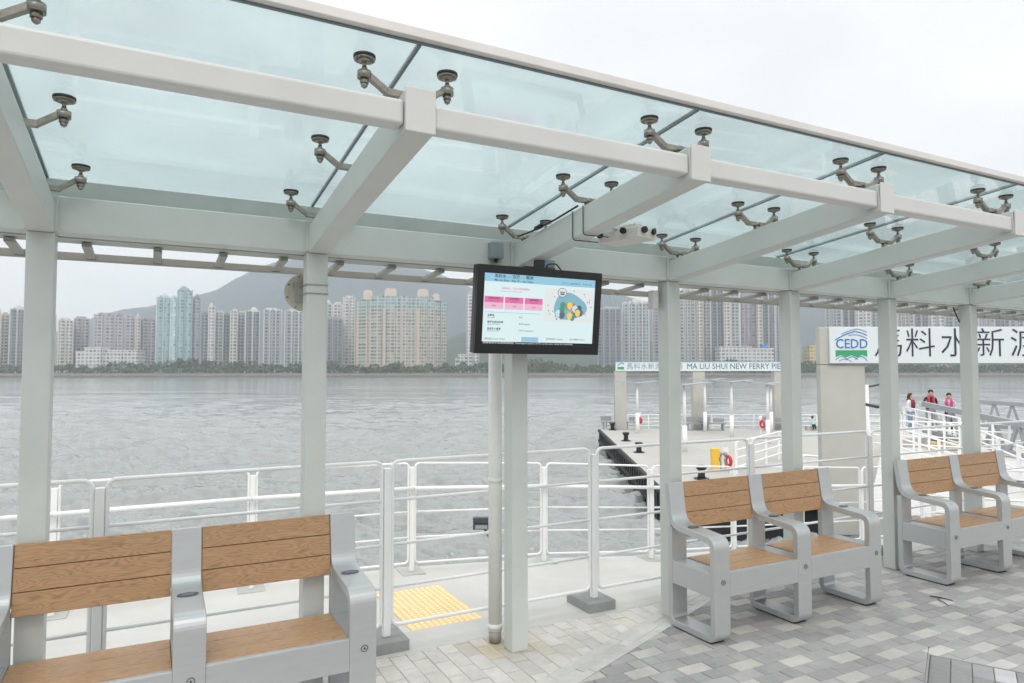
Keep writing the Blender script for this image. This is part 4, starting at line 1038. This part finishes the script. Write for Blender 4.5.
L1=[ # u0,u1,top,dist,style,pier,label,bays
(-26,-1,309,D,'grey','white','grey tower at the left edge of the skyline',3),
(0,7.5,314,D+15,'cream','cream','narrow cream tower, first in view at the left edge',1),
(8,23,309,D,'dark','white','dark grey tower with pale edges immediately left of the first shelter post',2),
(24,55,314,D+10,'grey','cream','grey tower hidden behind the first shelter post',3),
(57,72,320,D,'cream','white','cream tower immediately right of the first shelter post',2),
(73,88,318.5,D+22,'mauve','mauve','mauve tower second to the right of the first shelter post',2),
(93,134,315,D+8,'mauve','mauve','broad mauve slab block with a pale middle stair strip',4),
(134.5,139.5,318,D+16,'cream','cream','slim cream slab end next to the broad mauve block',1),
(140,154.5,319.5,D+26,'mauve','purple','mauve tower left of the tall teal tower',2),
(155,169,297,D-4,'teal','ltteal','left wing of the tallest teal glass tower',2),
(169.5,175.5,297.5,D-2,'ltteal','ltteal','pale turquoise middle strip of the teal glass tower',1),
(176,191,290,D-6,'teal','teal','highest block of the teal glass tower with a flat crown',2),
(191.5,199.5,298,D+4,'purple','grey','narrow purple grey slab on the right of the teal tower',1),
(201,207,313.5,D+10,'grey','grey','narrow grey tower right of the teal tower group',1),
(207.5,214,307,D+2,'white','white','slim white tower standing above its neighbours right of the teal tower',1),
(214.5,222.5,312.5,D+12,'greygreen','cream','grey green tower right of the slim white tower',1),
(223,229,314,D+18,'dark','grey','dark narrow tower in the row left of the second shelter post',1),
(229.5,236.5,311,D+2,'cream','white','cream tower fifth to the left of the second shelter post',1),
(237,244,313,D+14,'grey','cream','grey tower with cream edge fourth to the left of the second shelter post',1),
(244.5,259,311.5,D+2,'dark','white','blue grey tower with broad white edges, third to the left of the second shelter post',2),
(263,281,310,D,'grey','white','grey and white tower, second to the left of the second shelter post',3),
(284,305,311.5,D+6,'grey','white','grey and white tower next to the second shelter post on its left',3),
(324,331.5,304,D+40,'greygreen','white','thin pale tower edge just right of the second shelter post',1),
(327,342.5,319,D,'dark','grey','dark grey tower in front, just right of the second shelter post',3),
(332.5,342,304,D+42,'white','white','white tower rising behind the dark grey one',1),
(342.5,354.5,297.5,D+30,'white','white','tall white tower directly left of the beige apartment block',2),
(466.5,479,294,D-10,'white','greygreen','slim white tower half hidden behind the left side of the screen',2),
(598,622,309,D-4,'dark','greygreen','dark grey tower emerging from behind the right side of the screen',4),
(623,649.5,303,D+6,'greygreen','white','grey green tower with a white stepped roof left of the fourth shelter post',4),
(653,680,293,D+12,'grey','cream','tall grey tower behind the fourth shelter post',3),
(680.5,697,290,D+2,'greygreen','cream','tall grey green tower directly right of the fourth shelter post',3),
(698,703.5,290,D-3,'cream','beige','narrow beige strip tower between two grey ones over the far name board',1),
(704,711.5,291,D+4,'grey','cream','narrow grey tower over the word LIU of the far name board',1),
(712,724,288,D+6,'dark','greygreen','dark blue grey tower over the middle of the far name board',2),
(725,731,290,D-3,'cream','white','slim cream tower left of the mauve striped one',1),
(732,741,290,D+3,'greygreen','white','pale grey green tower left of the mauve striped one',1),
(742,757,289,D+8,'purple','purple','mauve striped tower above the low white school building',3),
(757.5,763,290,D-3,'cream','beige','narrow cream tower right of the mauve striped one',1),
(763.5,776,289,D+5,'dark','white','dark tower above the blue roofed end of the low white building',2),
(777,799,292,D+5,'grey','white','grey tower behind the fifth shelter post',3),
(827,843,296,D+5,'grey','white','grey and white striped tower above the left end of the near name board',3),
(844,856,296,D+12,'dark','white','dark tower with white edges above the logo of the near name board',2),
(857,872,295,D+2,'white','white','white tower above the right edge of the logo, left of the sixth post',2),
(873,899,298,D+8,'grey','cream','grey tower behind the sixth shelter post',3),
(900,915,296,D+3,'mauve','white','mauve and white tower just right of the sixth shelter post',3),
(916,930,297,D+10,'dark','white','dark tower above the second character of the near name board',2),
(931,946,296,D+3,'white','greygreen','white tower in the middle between the sixth and seventh posts',2),
(947,980,298,D+10,'grey','white','grey tower behind the seventh shelter post',4),
(981,996,300,D+2,'purple','white','mauve tower just right of the seventh shelter post',3),
(997,1011,300,D+10,'dark','white','dark striped tower second right of the seventh shelter post',3),
(1012,1032,299,D+3,'grey','white','grey tower at the right edge of the skyline',3),
(1034,1060,299,D+3,'cream','white','cream tower beyond the right edge of the skyline',3)]
for (a,b,vt,d,s,p,lb,nb) in L1: tower(a,b,vt,d,s,p,lb,nb)
# the broad beige block, gently curved: seven bays
t=empty('apartment_block',flat(401,D-12,BASEZ),YR+.14,'broad beige apartment block with turquoise upper floors and four roof towers','building')
kk=(D-12)/F; wdt=92*kk; h=1.7+(372-296)*kk-BASEZ; nb=14; bw=wdt/nb
mA=MB(); mB_=MB(); mC=MB()
for i in range(nb):
    x=-wdt/2+(i+.5)*bw; y=10*(abs(x)/(wdt/2))**2.2; a=math.atan(2.2*10/(wdt/2)*(abs(x)/(wdt/2))**1.2)*(1 if x>0 else -1)
    M=Matrix.Translation((x,y,0))@Matrix.Rotation(a,4,'Z')
    hh=h-(0 if 1<i<12 else 3.5)
    pj=-1.2 if i%2 else 0
    mA.box(-bw/2+.25,bw/2-.25,pj,18,0,hh-12,M); mC.box(-bw/2+.25,bw/2-.25,pj,18,hh-12+.001,hh,M)
    mB_.box(-bw/2-.35,-bw/2+.24,-.9,17.9,0,hh+1,M)
    if i in (4,9): mB_.box(-1.3,1.3,-1.9,-1.3,0,hh-11,M)
mA.build('facade',TMAT['beige'],t); mC.build('upper_storeys',tower_mat('facade_turq',(.42,.46,.44),(.13,.27,.28),3.0,3.2,.62,.72),t); mB_.build('pier_strip',SOLID['beige'],t)
for u0,u1,v in ((363,372,291),(384,396,289),(417,428,289),(432,439,293.5)):
    m=MB(); m.box((u0-401)*kk,(u1-401)*kk,4,14,h-3,1.7+(372-v)*kk-BASEZ); m.box((u0-401)*kk+1,(u1-401)*kk-1,5,12,1.7+(372-v)*kk-BASEZ,1.7+(372-v)*kk-BASEZ+1.2); m.build('roof_block',mat('roof_peach',(.58,.49,.41),.7),t)
m=MB(); m.box(-40*kk,35*kk,-6,-1.3,0,6.5)
for i in range(9): m.box(-38*kk+i*8*kk,-38*kk+i*8*kk+2,-6.6,-6.01,0,7.2)
m.build('podium',SOLID['beige'],t)
m=MB(); 
for i in range(8): m.box(-38*kk+i*8*kk+3.2,-38*kk+(i+1)*8*kk-1.2,-6.3,-6.02,1.5,4.8)
m.build('podium_windows',SOLID['dark'],t)
# low buildings
def low(u0,u1,vt,d,style,label,steps,vb=0):
    k=d/F; um=(u0+u1)/2; t=empty('low_building',flat(um,d,BASEZ),YR,label,'building')
    for i,(a,b,v,st) in enumerate(steps):
        hh=1.7+(372-v)*k-BASEZ
        MB().box((a-um)*k,(b-um)*k,i*1.5,14+i,0,hh).build('wing',TMAT[st],t)
        m=MB(); m.box((a-um)*k-.3,(b-um)*k+.3,i*1.5-.3,14.3+i,hh,hh+.7); m.build('parapet',SOLID[st],t)
    return t
low(74,134,350,585,'white','stepped white low-rise building before the mauve tower blocks',((84,100,348,'white'),(74,90,352,'white'),(100,119,353,'white'),(104,134,350.5,'white')))
low(455,467,355,600,'white','small white hillside building just left of the screen',((458,467,355,'white'),(455,462,359,'white')))
tt=low(720,777,347,588,'white','long white low-rise school building with blue roofs behind the far name board',((720,752,347.5,'white'),(752,775,349,'white'),(728,744,356,'white')))
k=588/F
for a,b,v in ((764,770,345.5),(736,742,362)): m=MB(); m.box((a-748.5)*k,(b-748.5)*k,3,9,1.7+(372-v-2)*k-BASEZ,1.7+(372-v)*k-BASEZ+.7); m.build('blue_roof',mat('roof_blue',(.05,.22,.6),.5),tt)
low(810,819,347,600,'yellow','small yellow building between the fifth post and the concrete column',((810,819,346,'yellow'),))
# trees along the far promenade
def leafmat():
    m=mat('far_foliage',(.10,.145,.07),.85,noise_amt=.6,noise_scale=.09); return m
m=MB(); m.c=None
def tree(cx,cd,z,w_,h_):
    M=[]
    for _ in range(150):
        t=rnd.uniform(0,6.283); ph=rnd.uniform(-.35,1); rr=rnd.uniform(.55,1)**.5
        x=cx+w_*rr*math.cos(t)*math.sqrt(1-max(ph,0)**2*.8); y=cd+w_*rr*math.sin(t)*math.sqrt(1-max(ph,0)**2*.8); zz=z+h_*.5+h_*.5*ph*rr
        s=rnd.uniform(.5,1.2); b=len(m.v)
        a1=Vector((rnd.gauss(0,1),rnd.gauss(0,1),rnd.gauss(0,.6))).normalized()*s; a2=Vector((rnd.gauss(0,1),rnd.gauss(0,1),rnd.gauss(0,1))).normalized()*s
        c=Vector((x,y,zz))
        for q in (c-a1,c+a2,c+a1,c-a2): m.v.append(W(q.x,q.y,q.z))
        m.face([b,b+1,b+2,b+3])
    b=len(m.v)
    for q in ((cx-.4,cd,z),(cx+.4,cd,z),(cx+.25,cd,z+h_*.5),(cx-.25,cd,z+h_*.5)): m.v.append(W(*q))
    m.face([b,b+1,b+2,b+3])
x=-560
while x<560:
    big=noise.noise(Vector((x*.02,0,3)))
    h_=rnd.uniform(4.5,10.5)+big*9
    tree(x,SH+rnd.uniform(16,26),.8,rnd.uniform(3.2,5.6),max(5,h_))
    if rnd.random()<.6: tree(x+2,SH+rnd.uniform(12,15),.6,rnd.uniform(2,3.2),rnd.uniform(3,4.5))
    x+=rnd.uniform(2.6,5.2)
tag(m.build('promenade_trees',leafmat()),kind='stuff')

# ================================================================== HILLS
def ridge(u):     # top of the main mountain in the picture
    pts=[(100,330),(135,314),(151,308),(175,303),(199,297),(236,284),(261,270),(285,262),(320,257),(360,255),(400,262),(444,280),(471,290),(510,304),(560,318)]
    for (a,b),(c,d) in zip(pts,pts[1:]):
        if a<=u<=c: return b+(d-b)*(u-a)/(c-a)
    return None
def hill(name,u0,u1,d,f,seed,colr,back=900,rough=1.0):
    nx,ny=130,22; m=MB()
    for j in range(ny+1):
        q=j/ny
        for i in range(nx+1):
            u=u0+(u1-u0)*i/nx; vt=f(u); top=1.7+(372-vt)*(d/F)
            dd=d-420*(1-q)
            x=(u-512)/F*d
            env=math.sin(q*math.pi/2)**.8
            nz=noise.fractal(Vector((x*.004,dd*.006,seed)),1,2,5)*38*rough*math.sin(q*math.pi)
            z=max(0,top*env+nz-2*(1-env))
            p=W(x,dd,z); m.v.append(p)
    for j in range(ny):
        for i in range(nx):
            a=j*(nx+1)+i; m.face([a,a+1,a+nx+2,a+nx+1],True)
    b=len(m.v)
    for i in range(nx+1):
        p=m.v[ny*(nx+1)+i]; m.v.append((p[0]+FH.x*back,p[1]+FH.y*back,0))
    for i in range(nx): m.face([ny*(nx+1)+i,ny*(nx+1)+i+1,b+i+1,b+i],True)
    tag(m.build(name,mat(name+'_green',colr,.95,noise_amt=.35,noise_scale=.012)),kind='structure')
def f1(u):
    r=ridge(u); 
    if r is None: r=330 if u<100 else 322
    if u<100: r=330+(100-u)*.5
    return r-1.5*noise.noise(Vector((u*.06,1,0)))
hill('mountain',40,620,2300,f1,1.3,(.02,.043,.056))
def f2(u):
    pts=[(560,330),(590,300),(603,292),(612,293),(640,303),(655,308),(690,300),(740,294),(800,291),(850,287),(930,284),(1000,288),(1060,294),(1150,305),(1250,330)]
    for (a,b),(c,d) in zip(pts,pts[1:]):
        if a<=u<=c: return b+(d-b)*(u-a)/(c-a)-1.2*noise.noise(Vector((u*.05,4,0)))
hill('mountain',561,1249,2150,f2,5.1,(.02,.043,.056))
def f3(u):
    pts=[(400,372),(425,352),(445,340),(470,332),(520,330),(600,336),(660,345),(720,352)]
    for (a,b),(c,d) in zip(pts,pts[1:]):
        if a<=u<=c: return b+(d-b)*(u-a)/(c-a)
hill('hillside',401,719,1250,f3,9.2,(.045,.065,.05),300,.35)

# ================================================================== HAZE
m=MB(); wbox(m,-2000,2000,-60,3300,-9,400)
hz=m.build('haze',[]) ; tag(hz,kind='stuff'); hm=bpy.data.materials.new('haze_air'); hm.use_nodes=True; nt=hm.node_tree
for n in list(nt.nodes): nt.nodes.remove(n)
out=nt.nodes.new('ShaderNodeOutputMaterial'); pv=nt.nodes.new('ShaderNodeVolumePrincipled'); pv.inputs['Color'].default_value=(.85,.92,.985,1); pv.inputs['Density'].default_value=.00034; pv.inputs['Anisotropy'].default_value=.2
nt.links.new(pv.outputs[0],out.inputs['Volume']); hz.data.materials.clear(); hz.data.materials.append(hm)

# ================================================================== render settings
scn.view_settings.view_transform='Standard'; scn.view_settings.look='None'; scn.view_settings.exposure=0.57; scn.view_settings.gamma=1
scn.cycles.use_denoising=True; scn.cycles.max_bounces=10; scn.cycles.transparent_max_bounces=16; scn.cycles.volume_bounces=1; scn.cycles.volume_step_rate=4
scn.cycles.use_adaptive_sampling=True
